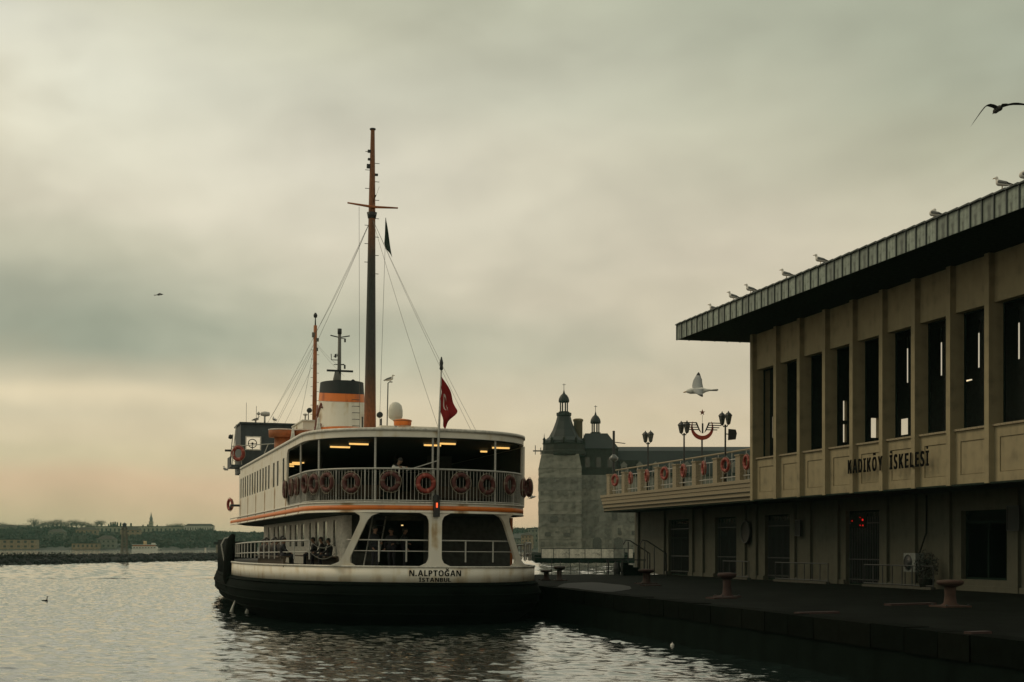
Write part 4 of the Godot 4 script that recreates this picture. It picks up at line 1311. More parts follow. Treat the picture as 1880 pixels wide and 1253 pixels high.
	st = flat(); tube(st, [Vector3(0, 3.55, 0), Vector3(0.9, 3.4, -0.5)], 0.03, 5); obj("arm", st, C["black_iron"], o)
	st = soft(); lathe(st, [Vector2(0.05, 2.2), Vector2(0.28, 2.35), Vector2(0.3, 2.5), Vector2(0.06, 2.75)], 10); obj("collar_lamp", st, mat("lantern_glass2", Color(0.1, 0.11, 0.1), 0.3), o)
	# winged crescent emblem
	o = thing("winged_emblem", "red crescent with black wings and small star on a terrace pole", "emblem", pier.to_global(Vector3(-9.5, 5.25, -1.0)), pier.rotation.y + PI / 2)
	st = flat(); tube(st, [Vector3(0, 0, -0.03), Vector3(0, 2.75, -0.03)], 0.05, 6); obj("pole", st, C["black_iron"], o)
	var R := 0.68
	var poly := PackedVector2Array()
	for k in 33:
		var t := deg_to_rad(146.0 + (394.0 - 146.0) * k / 32.0)
		poly.append(Vector2(cos(t) * R, sin(t) * R))
	for k in range(1, 32):
		var t := deg_to_rad(394.0 - (394.0 - 146.0) * k / 32.0)
		var q := Vector2(cos(t), sin(t))
		var thick := 0.24 * sin(PI * k / 32.0)
		poly.append(q * (R - maxf(thick, 0.012)))
	st = flat(); slab(st, poly, 0.07, Transform3D(Basis.IDENTITY, Vector3(0, 3.35, 0))); obj("crescent", st, mat("emblem_red", Color(0.36, 0.05, 0.025), 0.5), o)
	for s: float in [-1.0, 1.0]:
		for k in 4:
			st = flat()
			slab(st, PackedVector2Array([Vector2(s * (0.24 + 0.07 * (3 - k)), 0), Vector2(s * (1.28 - 0.13 * k), 0.0), Vector2(s * (1.28 - 0.13 * k), 0.05), Vector2(s * (0.2 + 0.07 * (3 - k)), 0.055)]), 0.05, Transform3D(Basis.IDENTITY, Vector3(0, 3.62 - 0.13 * k, 0.07))); obj("feather", st, C["black_iron"], o)
		st = flat(); slab(st, PackedVector2Array([Vector2(s * 0.1, 3.08), Vector2(s * 0.22, 3.2), Vector2(s * 0.45, 3.68), Vector2(s * 0.36, 3.68)]), 0.05, Transform3D(Basis.IDENTITY, Vector3(0, 0, 0.07))); obj("wing_root", st, C["black_iron"], o)
	st = flat(); tube(st, [Vector3(0, 3.05, 0.06), Vector3(0, 3.62, 0.06)], 0.05, 6); obj("torch", st, C["black_iron"], o)
	st = flat(); tube(st, [Vector3(0, 3.6, 0.02), Vector3(0, 4.1, 0.02)], 0.012, 4); obj("star_rod", st, C["wire"], o)
	var star := PackedVector2Array()
	for k in 10:
		var rr := 0.18 if k % 2 == 0 else 0.072
		star.append(Vector2(sin(TAU * k / 10.0) * rr, cos(TAU * k / 10.0) * rr))
	st = flat(); slab(st, star, 0.04, Transform3D(Basis.IDENTITY, Vector3(0, 4.25, 0.02))); obj("star", st, mat("star_red", Color(0.2, 0.06, 0.03), 0.6), o)

var buoys := {}
func lifebuoy(at: Vector3, turn: float, kind: int, roll := 0.0) -> Node3D:
	if not buoys.has(kind):
		var o := thing("lifebuoy", "lifebuoy", "lifebuoy")
		var st := soft()
		torus(st, 0.315, 0.095, 24, 8)
		obj("ring", st, C["buoy"] if kind == 0 else C["buoy_dull"], o)
		for k in 4:
			st = soft()
			var t := TAU * k / 4.0 + 0.2
			torus(st, 0.315, 0.099, 4, 8, Basis.IDENTITY, t - 0.13, t + 0.13)
			obj("band", st, C["buoy_band"] if kind == 0 else C["buoy_band_dull"], o)
		st = soft()
		var pts := []
		for k in 32:
			var t := TAU * k / 32.0
			var rr := 0.425 + 0.03 * absf(sin(t * 2.0 - 0.4))
			pts.append(Vector3(cos(t) * rr, sin(t) * rr, 0.02))
		tube(st, pts, 0.012, 4, true)
		obj("grab_line", st, C["rope"], o)
		buoys[kind] = o
		o.position = at
		o.rotation = Vector3(0, turn, roll)
		return o
	var c := copy_of(buoys[kind], at, turn)
	c.rotation.z = roll
	return c

# ---------------------------------------------------------------- the ferry
# local axes: x to starboard, y up from the waterline, -z forward; w is metres forward of the stern
func half_beam(a: float, b: float, n: float, w: float) -> float:
	return a if w >= b else a * pow(maxf(1.0 - pow(1.0 - w / b, n), 0.0), 1.0 / n)

# an outline from port at wl round the stern to starboard at wr, as (x, w)
func outline(a: float, b: float, n: float, wl: float, wr: float, inset := 0.0, step := 1.0) -> PackedVector2Array:
	var out := PackedVector2Array()
	var aa := a - inset
	var bb := b - inset
	var rev := []
	for side: float in [-1.0, 1.0]:
		var seg := PackedVector2Array()
		var lim := wl if side < 0 else wr
		var k := 0
		while k <= 26:
			var t := PI / 2 * k / 26.0
			var w := inset + bb * (1.0 - pow(maxf(cos(t), 0.0), 2.0 / n))
			var u := aa * pow(sin(t), 2.0 / n)
			if w > lim: break
			seg.append(Vector2(side * u, w))
			k += 1
		var w2 := inset + bb
		while w2 + step < lim:
			w2 += step
			seg.append(Vector2(side * aa, w2))
		seg.append(Vector2(side * half_beam(aa, bb, n, lim - inset), lim))
		if side < 0:
			seg.reverse()
			for p in seg: out.append(p)
		else:
			for i in range(1, seg.size()): out.append(seg[i])
	return out

func at_y(o: PackedVector2Array, y: float) -> PackedVector3Array:
	var r := PackedVector3Array()
	for p in o: r.append(Vector3(p.x, y, -p.y))
	return r

# a standing strip along an outline with thickness towards the inside
func strip(st: SurfaceTool, a: float, b: float, n: float, wl: float, wr: float, y0: float, y1: float, thick: float, inset := 0.0) -> void:
	var o := outline(a, b, n, wl, wr, inset)
	var i := PackedVector2Array()
	for k in o.size():
		var t := (o[mini(k + 1, o.size() - 1)] - o[maxi(k - 1, 0)]).normalized()
		i.append(o[k] + Vector2(-t.y, t.x) * thick)      # towards the ship's middle
	rings(st, [at_y(o, y0), at_y(o, y1), at_y(i, y1), at_y(i, y0), at_y(o, y0)], false)
	for e: int in [0, o.size() - 1]:
		quad(st, Vector3(o[e].x, y0, -o[e].y), Vector3(o[e].x, y1, -o[e].y), Vector3(i[e].x, y1, -i[e].y), Vector3(i[e].x, y0, -i[e].y))

func bow(o: PackedVector2Array, a: float, w0: float, w1: float, p := 2.0) -> PackedVector2Array:
	var r := o.duplicate()
	for k in range(1, 14):
		var t := PI / 2 * k / 13.0
		r.append(Vector2(a * pow(maxf(cos(t), 0.0), 2.0 / p) if k < 13 else 0.0, w0 + (w1 - w0) * sin(t)))
	for k in range(12, 0, -1):
		var t := PI / 2 * k / 13.0
		r.append(Vector2(-a * pow(maxf(cos(t), 0.0), 2.0 / p), w0 + (w1 - w0) * sin(t)))
	return r

func deck_slab(st: SurfaceTool, poly: PackedVector2Array, y0: float, y1: float) -> void:
	slab(st, poly, y1 - y0, Transform3D(Basis(Vector3(1, 0, 0), Vector3(0, 0, -1), Vector3(0, 1, 0)), Vector3(0, (y0 + y1) * 0.5, 0)))

const UA := 4.75
const UB := 5.0
const UN := 2.3
const DA := 6.7
const DB := 14.0
const DN := 2.4

func up_at(u: float, inset := 0.0) -> Vector3:      # point on the upper outline at a given offset, stern part
	var a := UA - inset; var b := UB - inset
	return Vector3(u, 0, -(inset + b * (1.0 - pow(maxf(1.0 - pow(absf(u) / a, UN), 0.0), 1.0 / UN))))

func deck_at(u: float, inset := 0.0) -> Vector3:
	var a := DA - inset; var b := DB - inset
	return Vector3(u, 0, -(inset + b * (1.0 - pow(maxf(1.0 - pow(absf(u) / a, DN), 0.0), 1.0 / DN))))

func on_ship(p: Vector3) -> Vector3:
	return ship.to_global(p)

func ferry() -> void:
	ship = thing("passenger_ferry", "white passenger ferry with orange stripe, black hull and tall orange mast, seen from astern", "ferry", TW, deg_to_rad(15.6))
	ship.rotation.z = deg_to_rad(-0.55)
	var st: SurfaceTool
	# hull: levels of an overhanging counter stern
	st = soft()
	var rs := []
	for q: Array in [[1.73, 6.76, 14.0, 0.0], [1.3, 6.95, 13.8, -0.12], [0.9, 6.92, 13.6, 0.0], [0.5, 6.65, 13.2, 0.35], [0.1, 6.1, 12.6, 1.0], [-0.3, 5.5, 12.0, 1.9], [-1.0, 4.7, 11.0, 3.4]]:
		var o := bow(outline(q[1], q[2], DN, 14.0, 14.0), q[1], 14.0, 58.0 - q[3])
		for k in o.size():
			o[k].y += q[3] * clampf(1.0 - o[k].y / 20.0, 0.0, 1.0)
		rs.append(at_y(o, q[0]))
	rings(st, rs, true)
	obj("hull", st, C["hull"], ship)
	for q: Array in [[1.62, 6.83, 0.0], [1.22, 6.99, -0.1], [0.82, 6.92, 0.04], [0.44, 6.64, 0.42]]:
		st = soft()
		var o := bow(outline(q[1], 13.9, DN, 14.0, 14.0), q[1], 14.0, 57.0)
		for k in o.size():
			o[k].y += q[2] * clampf(1.0 - o[k].y / 20.0, 0.0, 1.0) - 0.03
		var pts := []
		for p in at_y(o, q[0]): pts.append(p)
		tube(st, pts, 0.042, 6, true)
		obj("rubbing_strake", st, C["hull"], ship)
	# white bulwark round the stern, black one further forward
	st = soft(); strip(st, DA, DB, DN, 16.0, 16.0, 1.735, 2.32, 0.12); obj("stern_bulwark", st, C["white"], ship)
	st = soft(); strip(st, DA + 0.02, DB + 0.02, DN, 16.0, 16.0, 2.322, 2.39, 0.16, -0.02); obj("bulwark_rail", st, C["white_clean"], ship)
	for s: float in [-1.0, 1.0]:
		st = soft()
		var f: Array = [PackedVector3Array(), PackedVector3Array(), PackedVector3Array(), PackedVector3Array()]
		for k in 20:
			var w := 16.02 + k * 2.15
			var u := (DA + 0.04) * sqrt(maxf(1.0 - pow((w - 14.0) / 44.0, 2.0), 0.0))
			f[0].append(Vector3(s * u, 1.6, -w)); f[1].append(Vector3(s * u, 3.5, -w)); f[2].append(Vector3(s * (u - 0.2), 3.5, -w)); f[3].append(Vector3(s * (u - 0.2), 1.6, -w))
		rings(st, [f[0], f[1], f[2], f[3], f[0]], false)
		quad(st, f[0][0], f[1][0], f[2][0], f[3][0])
		obj("forward_bulwark", st, C["hull"], ship)
		st = soft(); tube(st, [Vector3(s * 6.75, 0.9, -15.9), Vector3(s * 6.88, 1.6, -15.9), Vector3(s * 6.82, 2.6, -15.9), Vector3(s * 6.74, 3.4, -15.9), Vector3(s * 6.6, 3.72, -15.9)], [0.15, 0.24, 0.24, 0.22, 0.1], 10); obj("fender_post", st, C["rubber"], ship)
		st = flat(); tube(st, [Vector3(s * 7.0, 2.4, -16.4), Vector3(s * 7.15, 3.2, -16.4), Vector3(s * 7.0, 3.5, -16.4), Vector3(s * 6.6, 3.62, -16.4)], 0.035, 5); obj("gangway_rail", st, C["rail"], ship)
	# decks
	st = flat(); deck_slab(st, bow(outline(DA - 0.12, DB - 0.12, DN, 13.8, 13.8, 0.0), DA - 0.12, 13.8, 56.0), 2.1, 2.25); obj("main_deck", st, C["deck"], ship)
	st = flat(); deck_slab(st, bow(outline(UA, UB, UN, 34.0, 34.0), UA, 34.0, 46.0), 4.53, 4.92); obj("upper_deck", st, C["white"], ship)
	st = flat(); deck_slab(st, bow(outline(UA - 0.15, UB - 0.15, UN, 34.0, 34.0, 0.15), UA - 0.3, 34.0, 45.5), 4.49, 4.527); obj("lower_ceiling", st, C["inside"], ship)
	st = flat(); deck_slab(st, outline(UA - 0.2, UB - 0.2, UN, 26.0, 26.0, 0.2), 4.923, 4.94); obj("upper_floor", st, C["deck"], ship)
	st = soft(); strip(st, UA, UB, UN, 40.0, 40.0, 4.62, 4.80, 0.012, -0.014); obj("orange_stripe", st, C["orange"], ship)
	st = soft(); strip(st, UA, UB, UN, 40.0, 40.0, 4.89, 4.95, 0.06, -0.05); obj("deck_edge", st, C["white_clean"], ship)
	st = soft(); strip(st, UA, UB, UN, 40.0, 40.0, 4.51, 4.56, 0.06, -0.03); obj("lower_edge", st, C["white"], ship)
	# roof and its pale fascia
	st = flat(); deck_slab(st, bow(outline(UA, UB, UN, 33.0, 33.0), UA, 33.0, 38.0), 7.53, 7.86); obj("roof", st, C["white"], ship)
	st = soft(); strip(st, UA, UB, UN, 33.0, 33.0, 7.78, 7.90, 0.1, -0.06); obj("roof_rim", st, C["white_clean"], ship)
	st = flat(); deck_slab(st, outline(UA - 0.1, UB - 0.1, UN, 26.0, 26.0, 0.1), 7.49, 7.527); obj("saloon_ceiling", st, C["inside"], ship)
	# upper saloon: long white sides with windows
	var ww := [11.2, 13.5, 15.2, 17.4, 18.8, 20.2, 21.6, 23.0, 24.4, 25.8, 27.2, 28.6, 30.0, 31.4, 32.8]
	for s: float in [-1.0, 1.0]:
		var w0 := 10.0 if s < 0 else 3.7
		var xf := Transform3D(Basis(Vector3(0, 0, -1), Vector3.UP, Vector3(s, 0, 0)), Vector3(s * (UA - 0.002), 0, 0))
		var holes := []
		for w: float in ww:
			holes.append(Rect2(w - 0.36, 6.03, 0.72, 1.2))
		st = flat(); holed(st, Rect2(w0, 4.94, 34.0 - w0, 2.6), holes, 0.09, xf)
		obj("saloon_side", st, C["white"], ship)
		for h: Rect2 in holes:
			st = flat(); holed(st, Rect2(h.position.x + 0.002, h.position.y + 0.002, h.size.x - 0.004, h.size.y - 0.004), [Rect2(h.position.x + 0.05, h.position.y + 0.05, h.size.x - 0.1, h.size.y - 0.1)], 0.03, Transform3D(xf.basis, xf.origin - Vector3(s * 0.03, 0, 0)))
			var wi := obj("window", st, C["black_iron"], ship)
			st = flat(); var q := Transform3D(xf.basis, xf.origin - Vector3(s * 0.045, 0, 0)); span(st, q * Vector3(h.position.x + 0.04, h.position.y + 0.04, 0), q * Vector3(h.end.x - 0.04, h.end.y - 0.04, -0.015)); obj("pane", st, C["dark_glass"], wi)
	st = soft()
	var fr := []
	for y: float in [4.94, 7.53]:
		var row := PackedVector3Array()
		for k in 15:
			var t := PI * k / 14.0
			row.append(Vector3(-cos(t) * UA, y, -34.0 - sin(t) * 4.5))
		fr.append(row)
	rings(st, fr, false); obj("saloon_front", st, C["white"], ship)
	st = flat(); span(st, Vector3(-4.64, 4.95, -26.1), Vector3(4.64, 7.48, -26.0)); obj("saloon_bulkhead", st, C["inside"], ship)
	st = flat()
	for s: float in [-1.0, 1.0]:
		span(st, Vector3(s * 4.64, 4.95, -26), Vector3(s * 4.62, 7.48, -(10.0 if s < 0 else 3.7)))
	obj("saloon_shade_sheet", st, C["inside"], ship)  # added dark sheets standing in for shade along the saloon's inner sides
	# rounded corner of the stern opening
	for q: Array in [[7.53, -1.0], [4.96, 1.0]]:
		st = flat()
		var poly := PackedVector2Array([Vector2(0, 0)])
		for k in 7:
			var t := PI / 2 * k / 6.0
			poly.append(Vector2(0.55 - 0.55 * sin(t), q[1] * (0.55 - 0.55 * cos(t))))
		slab(st, poly, 0.08, Transform3D(Basis(Vector3(0, 0, 1), Vector3.UP, Vector3(-1, 0, 0)), Vector3(-UA + 0.045, q[0], -10.0))); obj("opening_corner", st, C["white"], ship)
	# stanchions between upper deck and roof
	for u: float in [-4.74, -4.3, -2.36, -0.12, 2.63, 4.55]:
		var p := up_at(u, 0.1) if absf(u) < 4.6 else Vector3(-UA + 0.08, 0, -5.6)
		if u > 4.5: p = up_at(4.55, 0.06)
		st = flat(); tube(st, [p + Vector3(0, 4.94, 0), p + Vector3(0, 7.52, 0)], 0.045 if u < 4.5 else 0.06, 7); obj("stanchion", st, C["rail"], ship)
	# upper rail with balusters
	for q: Array in [[6.27, 0.04], [5.0, 0.032]]:
		st = soft()
		var pts := []
		for p in at_y(outline(UA - 0.06, UB - 0.06, UN, 9.9, 3.6, 0.06), q[0]): pts.append(p)
		tube(st, pts, q[1], 6); obj("upper_rail", st, C["rail"], ship)
	var rail := outline(UA - 0.06, UB - 0.06, UN, 9.9, 3.6, 0.06, 0.2)
	st = flat()
	var acc := 0.0
	var postacc := 0.0
	for k in rail.size() - 1:
		var a := rail[k]; var b := rail[k + 1]
		var l := a.distance_to(b)
		var t := 0.0
		while acc + (l - t) >= 0.155:
			t += 0.155 - acc
			acc = 0.0
			var p := a.lerp(b, t / l)
			tube(st, [Vector3(p.x, 5.0, -p.y), Vector3(p.x, 6.27, -p.y)], 0.012, 4)
			postacc += 0.155
			if postacc > 1.3:
				postacc = 0.0
				var ps := flat(); tube(ps, [Vector3(p.x, 4.94, -p.y), Vector3(p.x, 6.27, -p.y)], 0.03, 6); obj("rail_post", ps, C["rail"], ship)
		acc += l - t
	stuff(obj("balusters", st, C["rail"], ship))
	# benches and dim fittings in the open saloon
	for k in 5:
		for s: float in [-1.0, 1.0]:
			st = flat(); span(st, Vector3(s * 1.1, 5.34, -6.0 - 2.2 * k), Vector3(s * 3.9, 5.4, -5.5 - 2.2 * k)); span(st, Vector3(s * 1.1, 5.4, -6.06 - 2.2 * k), Vector3(s * 3.9, 5.85, -6.0 - 2.2 * k)); span(st, Vector3(s * 1.3, 4.95, -5.9 - 2.2 * k), Vector3(s * 1.4, 5.34, -5.6 - 2.2 * k)); span(st, Vector3(s * 3.6, 4.95, -5.9 - 2.2 * k), Vector3(s * 3.7, 5.34, -5.6 - 2.2 * k)); obj("bench", st, C["bench"], ship)
	st = flat(); span(st, Vector3(1.7, 4.95, -9.6), Vector3(2.75, 7.4, -9.0)); obj("stair_housing", st, C["inside_panel"], ship)
	for x: float in [-3.0, 0.5]:
		st = flat(); tube(st, [Vector3(x, 4.95, -11), Vector3(x, 7.48, -11)], 0.06, 6); obj("saloon_column", st, C["inside_panel"], ship)
	# lit ceiling tubes
	for q: Array in [[-3.1, 4.9, 0.85], [-2.65, 2.8, 0.8], [-3.6, 20.5, 1.0], [-3.4, 18.6, 0.9], [-3.3, 17.2, 0.6], [0.35, 2.3, 0.72], [0.7, 1.2, 0.75], [3.4, 2.7, 0.75], [3.3, 5.2, 0.3]]:
		st = soft(); tube(st, [Vector3(q[0] - q[2] / 2, 7.38, -q[1]), Vector3(q[0] + q[2] / 2, 7.38, -q[1])], 0.035, 8)
		var lt := obj("ceiling_lamp", st, glow("tube_light", Color(1.0, 0.80, 0.46), 1.0), ship)
		st = flat(); span(st, Vector3(q[0] - q[2] / 2 - 0.03, 7.42, -q[1] - 0.06), Vector3(q[0] + q[2] / 2 + 0.03, 7.488, -q[1] + 0.06)); obj("lamp_fitting", st, C["rail"], lt)
		lamp(lt, Vector3(q[0], 7.3, -q[1]), Color(1.0, 0.78, 0.45), 0.035, 0.3)
	# stern frames: the centre post and two raked posts with flared ends
	for q: Array in [[0.0, 0.0, 0.26], [-3.5, -2.62, 0.15], [4.1, 3.05, 0.15]]:
		var lo := deck_at(q[0], 0.06) + Vector3(0, 2.36, 0)
		var hi := up_at(q[1], 0.06) + Vector3(0, 4.54, 0)
		var tang := Vector3.RIGHT if q[0] == 0.0 else (deck_at(q[0] + 0.1) - deck_at(q[0] - 0.1)).normalized()
		tang = (tang * Vector3(1, 0, 0.45)).normalized()
		var nrm := tang.cross(Vector3.UP).normalized()
		st = flat()
		var front := []
		for j in 15:
			var t := j / 14.0
			var c := lo.lerp(hi, t)
			var fl := 0.42
			var h := t * 2.18
			var hw: float = q[2]
			if h < fl: hw += fl - sqrt(maxf(fl * fl - (fl - h) * (fl - h), 0.0))
			if 2.18 - h < fl: hw += fl - sqrt(maxf(fl * fl - (fl - 2.18 + h) * (fl - 2.18 + h), 0.0))
			front.append(PackedVector3Array([c - tang * hw - nrm * 0.06, c + tang * hw - nrm * 0.06, c + tang * hw + nrm * 0.06, c - tang * hw + nrm * 0.06]))
		rings(st, front, true)
		obj("stern_post", st, C["white"], ship)
	# main deck house
	var cab := []
	for k in 11:
		cab.append(Rect2(6.5 + 2.6 * k, 3.15, 1.25 if k % 3 else 0.8, 1.15))
	st = flat(); holed(st, Rect2(5.1, 2.26, 31.0, 2.22), cab, 0.1, Transform3D(Basis(Vector3(0, 0, -1), Vector3.UP, Vector3(-1, 0, 0)), Vector3(-3.0, 0, 0))); obj("cabin_side", st, C["white_clean"], ship)
	for h: Rect2 in cab:
		st = flat(); span(st, Vector3(-2.95, h.position.y, -h.position.x), Vector3(-2.93, h.end.y, -h.end.x)); obj("window", st, C["dark_glass"], ship)
	st = soft()
	var cr := []
	for y: float in [2.26, 4.48]:
		var row := PackedVector3Array()
		for k in 9:
			var t := PI / 2 * k / 8.0
			row.append(Vector3(-2.6 - 0.4 * cos(t), y, -5.1 + 0.4 * sin(t)))
		cr.append(row)
	rings(st, cr, false); obj("cabin_corner", st, C["white_clean"], ship)
	st = flat(); holed(st, Rect2(-2.6, 2.26, 7.0, 2.22), [Rect2(-1.55, 2.28, 2.1, 2.0), Rect2(-2.35, 2.9, 0.5, 1.2)], 0.08, Transform3D(Basis.IDENTITY, Vector3(0, 0, -4.7))); obj("cabin_bulkhead", st, C["inside_panel"], ship)
	st = flat(); span(st, Vector3(-2.8, 2.26, -9.5), Vector3(4.6, 4.48, -9.4)); span(st, Vector3(4.4, 2.26, -9.4), Vector3(4.5, 4.48, -5.9)); span(st, Vector3(4.42, 2.26, -34), Vector3(4.5, 4.48, -9.5)); obj("cabin_inside", st, C["inside"], ship)
	for s: float in [-0.28, 0.28]:
		st = flat(); tube(st, [Vector3(-2.2 + s, 2.3, -2.4), Vector3(-1.5 + s, 4.45, -4.2)], 0.03, 5); obj("ladder_rail", st, C["rail"], ship)
	for k in 7:
		st = flat(); box(st, Vector3(-2.1 + 0.1 * k, 2.6 + 0.29 * k, -2.65 - 0.245 * k), Vector3(0.5, 0.03, 0.16)); obj("ladder_step", st, C["grey_steel"], ship)
	# an outer stairs of orange on the starboard side
	st = flat(); tube(st, [Vector3(4.75, 2.3, -6.0), Vector3(4.75, 4.5, -6.0)], 0.13, 8); obj("orange_stanchion", st, C["orange_worn"], ship)
	# rails round the main deck
	for y: float in [3.42, 2.98]:
		st = soft()
		var pts := []
		for k in 22: pts.append(deck_at(lerpf(-3.3, 3.85, k / 21.0), 0.3) + Vector3(0, y, 0))
		tube(st, pts, 0.032 if y > 3 else 0.022, 6); obj("stern_rail", st, C["rail"], ship)
	for u: float in [-2.15, -1.1, 1.35, 2.65]:
		st = flat(); var p := deck_at(u, 0.3); tube(st, [p + Vector3(0, 2.55, 0), p + Vector3(0, 3.42, 0)], 0.035, 6); obj("stern_rail_post", st, C["rail"], ship)
	for s: float in [-1.0, 1.0]:
		var o := outline(DA - 0.1, DB - 0.1, DN, 15.8, 15.8, 0.1)
		var run := []
		for p in o:
			if p.x * s > 4.4: run.append(p)
		if s < 0: run.reverse()
		for y: float in [3.42, 2.95]:
			st = soft()
			var pts := []
			for p: Vector2 in run: pts.append(Vector3(p.x, y - 0.012 * p.y, -p.y))
			tube(st, pts, 0.034 if y > 3 else 0.024, 6); obj("side_rail", st, C["rail"], ship)
		var last := -9.0
		for i in run.size():
			var p: Vector2 = run[i]
			if p.y - last < 0.62: continue
			last = p.y
			st = flat(); tube(st, [Vector3(p.x, 2.6, -p.y), Vector3(p.x, 3.42 - 0.012 * p.y, -p.y)], 0.032, 6); obj("side_rail_post", st, C["rail"], ship)
		for y: float in [3.4, 2.95]:
			var c0: Vector3 = Vector3(run[0].x, y, -run[0].y)
			var c1 := deck_at(s * 3.75, 0.15) + Vector3(0, y - 0.1, 0)
			st = soft()
			var pts := []
			for k in 9:
				var t := k / 8.0
				pts.append(c0.lerp(c1, t) - Vector3(0, 0.55 * t * (1.0 - t) * 2.0, 0))
			tube(st, pts, 0.016, 4); obj("rail_chain", st, C["wire"], ship)
	# side bench
	st = flat(); span(st, Vector3(-3.6, 2.66, -16), Vector3(-3.02, 2.72, -5.6)); span(st, Vector3(-3.1, 2.26, -16), Vector3(-3.04, 2.66, -5.6)); obj("side_bench", st, C["bench"], ship)
	st = flat(); span(st, Vector3(-5.7, 2.66, -15), Vector3(-5.2, 2.72, -4.6)); span(st, Vector3(-5.5, 2.26, -15), Vector3(-5.4, 2.66, -4.6)); obj("side_bench", st, C["bench"], ship)
	# stern lamp
	st = flat(); span(st, Vector3(-0.11, 4.36, 0.02), Vector3(0.13, 5.0, 0.2)); lathe(st, [Vector2(0.15, 5.0), Vector2(0.15, 5.18), Vector2(0.05, 5.26)], 8, Vector3(0, 0, 0.1))
	var sl := obj("stern_lamp", st, C["black_iron"], ship)
	st = soft(); tube(st, [Vector3(0, 4.72, 0.21), Vector3(0, 4.92, 0.21)], 0.035, 8); obj("red_lens", st, glow("red_lens", Color(1.0, 0.42, 0.24), 0.9), sl)
	lamp(sl, Vector3(0, 4.8, 0.32), Color(1.0, 0.3, 0.14), 0.008, 0.08)
	st = soft(); tube(st, [Vector3(-0.5, 4.08, -4.5), Vector3(-0.41, 4.08, -4.5)], 0.025, 6); var cl := obj("cabin_lamp", st, glow("cabin_lamp", Color(1.0, 0.86, 0.6), 0.9), ship)
	lamp(cl, Vector3(-0.5, 4.0, -4.3), Color(1, 0.85, 0.6), 0.02, 0.1)
	for q: Array in [[-6.55, -14.2], [-5.9, -13.4]]:
		st = soft(); tube(st, [Vector3(q[0] + 0.1, 0.62, q[1]), Vector3(q[0] - 0.08, 0.5, q[1]), Vector3(q[0] - 0.2, 0.2, q[1]), Vector3(q[0] - 0.26, -0.05, q[1])], [0.03, 0.04, 0.06, 0.1], 7); obj("cooling_water_jet", st, mat("spray", Color(0.5, 0.5, 0.46), 0.4), ship)
	# ensign staff
	st = soft(); tube(st, [Vector3(0.03, 5.2, 0.12), Vector3(0.06, 7.6, 0.14), Vector3(0.13, 10.3, 0.2)], [0.055, 0.05, 0.035], 7); obj("flagstaff", st, C["rail"], ship)
	st = soft(); lathe(st, [Vector2(0.04, 10.2), Vector2(0.08, 10.26), Vector2(0.06, 10.36), Vector2(0.08, 10.5), Vector2(0.05, 10.62), Vector2(0.02, 10.74)], 8, Vector3(0.13, 0, 0.2)); obj("staff_head", st, C["black_iron"], ship)
	st = flat(); tube(st, [Vector3(0.03, 6.6, 0.1), Vector3(-1.15, 6.2, -0.35)], 0.025, 5); obj("staff_stay", st, C["rail"], ship)
	# exhaust ports of cooling water
	st = soft(); tube(st, [Vector3(-4.4, 5.62, -33.5), Vector3(-5.3, 5.62, -33.5), Vector3(-5.3, 5.4, -33.5)], 0.08, 6); obj("side_lamp_bracket", st, C["grey_steel"], ship)
	stern_name("N.ALPTOĞAN", 0.02, 1.99, 0.235, 2.12)
	stern_name("İSTANBUL", 0.0, 1.765, 0.16, 1.3)

func stern_name(text: String, mid: float, y: float, h: float, width: float) -> void:
	var font := SystemFont.new()
	font.font_names = PackedStringArray(["Droid Sans"])
	font.font_weight = 700
	var ms := []
	var total := 0.0
	var base := 0.0
	var caph := 1.0
	for c in "E" + text:
		var tm := TextMesh.new()
		tm.text = c; tm.font = font; tm.font_size = 64; tm.pixel_size = 0.01; tm.depth = 0.012; tm.curve_step = 2.0
		var bx := tm.get_aabb()
		if ms.is_empty() and total == 0.0 and caph == 1.0:
			caph = bx.size.y; base = bx.position.y
			continue
		ms.append([tm, bx])
		total += bx.size.x + 0.08
	var sx := width / (total - 0.08)
	var sy := h / caph
	var x := mid - width / 2
	for e: Array in ms:
		var bx: AABB = e[1]
		var cx := x + bx.size.x * sx / 2
		var p := deck_at(cx, -0.012)
		var q := deck_at(cx + 0.05, -0.012) - deck_at(cx - 0.05, -0.012)
		var o := put("letter", e[0], ship, C["letter"])
		var ang := atan2(-q.z, q.x)
		o.rotation.y = ang
		o.scale = Vector3(sx, sy, 1)
		var off := Vector3(-(bx.position.x + bx.size.x / 2) * sx, 0, 0).rotated(Vector3.UP, ang)
		o.position = Vector3(p.x, y - base * sy, p.z) + off
		x += (bx.size.x + 0.08) * sx

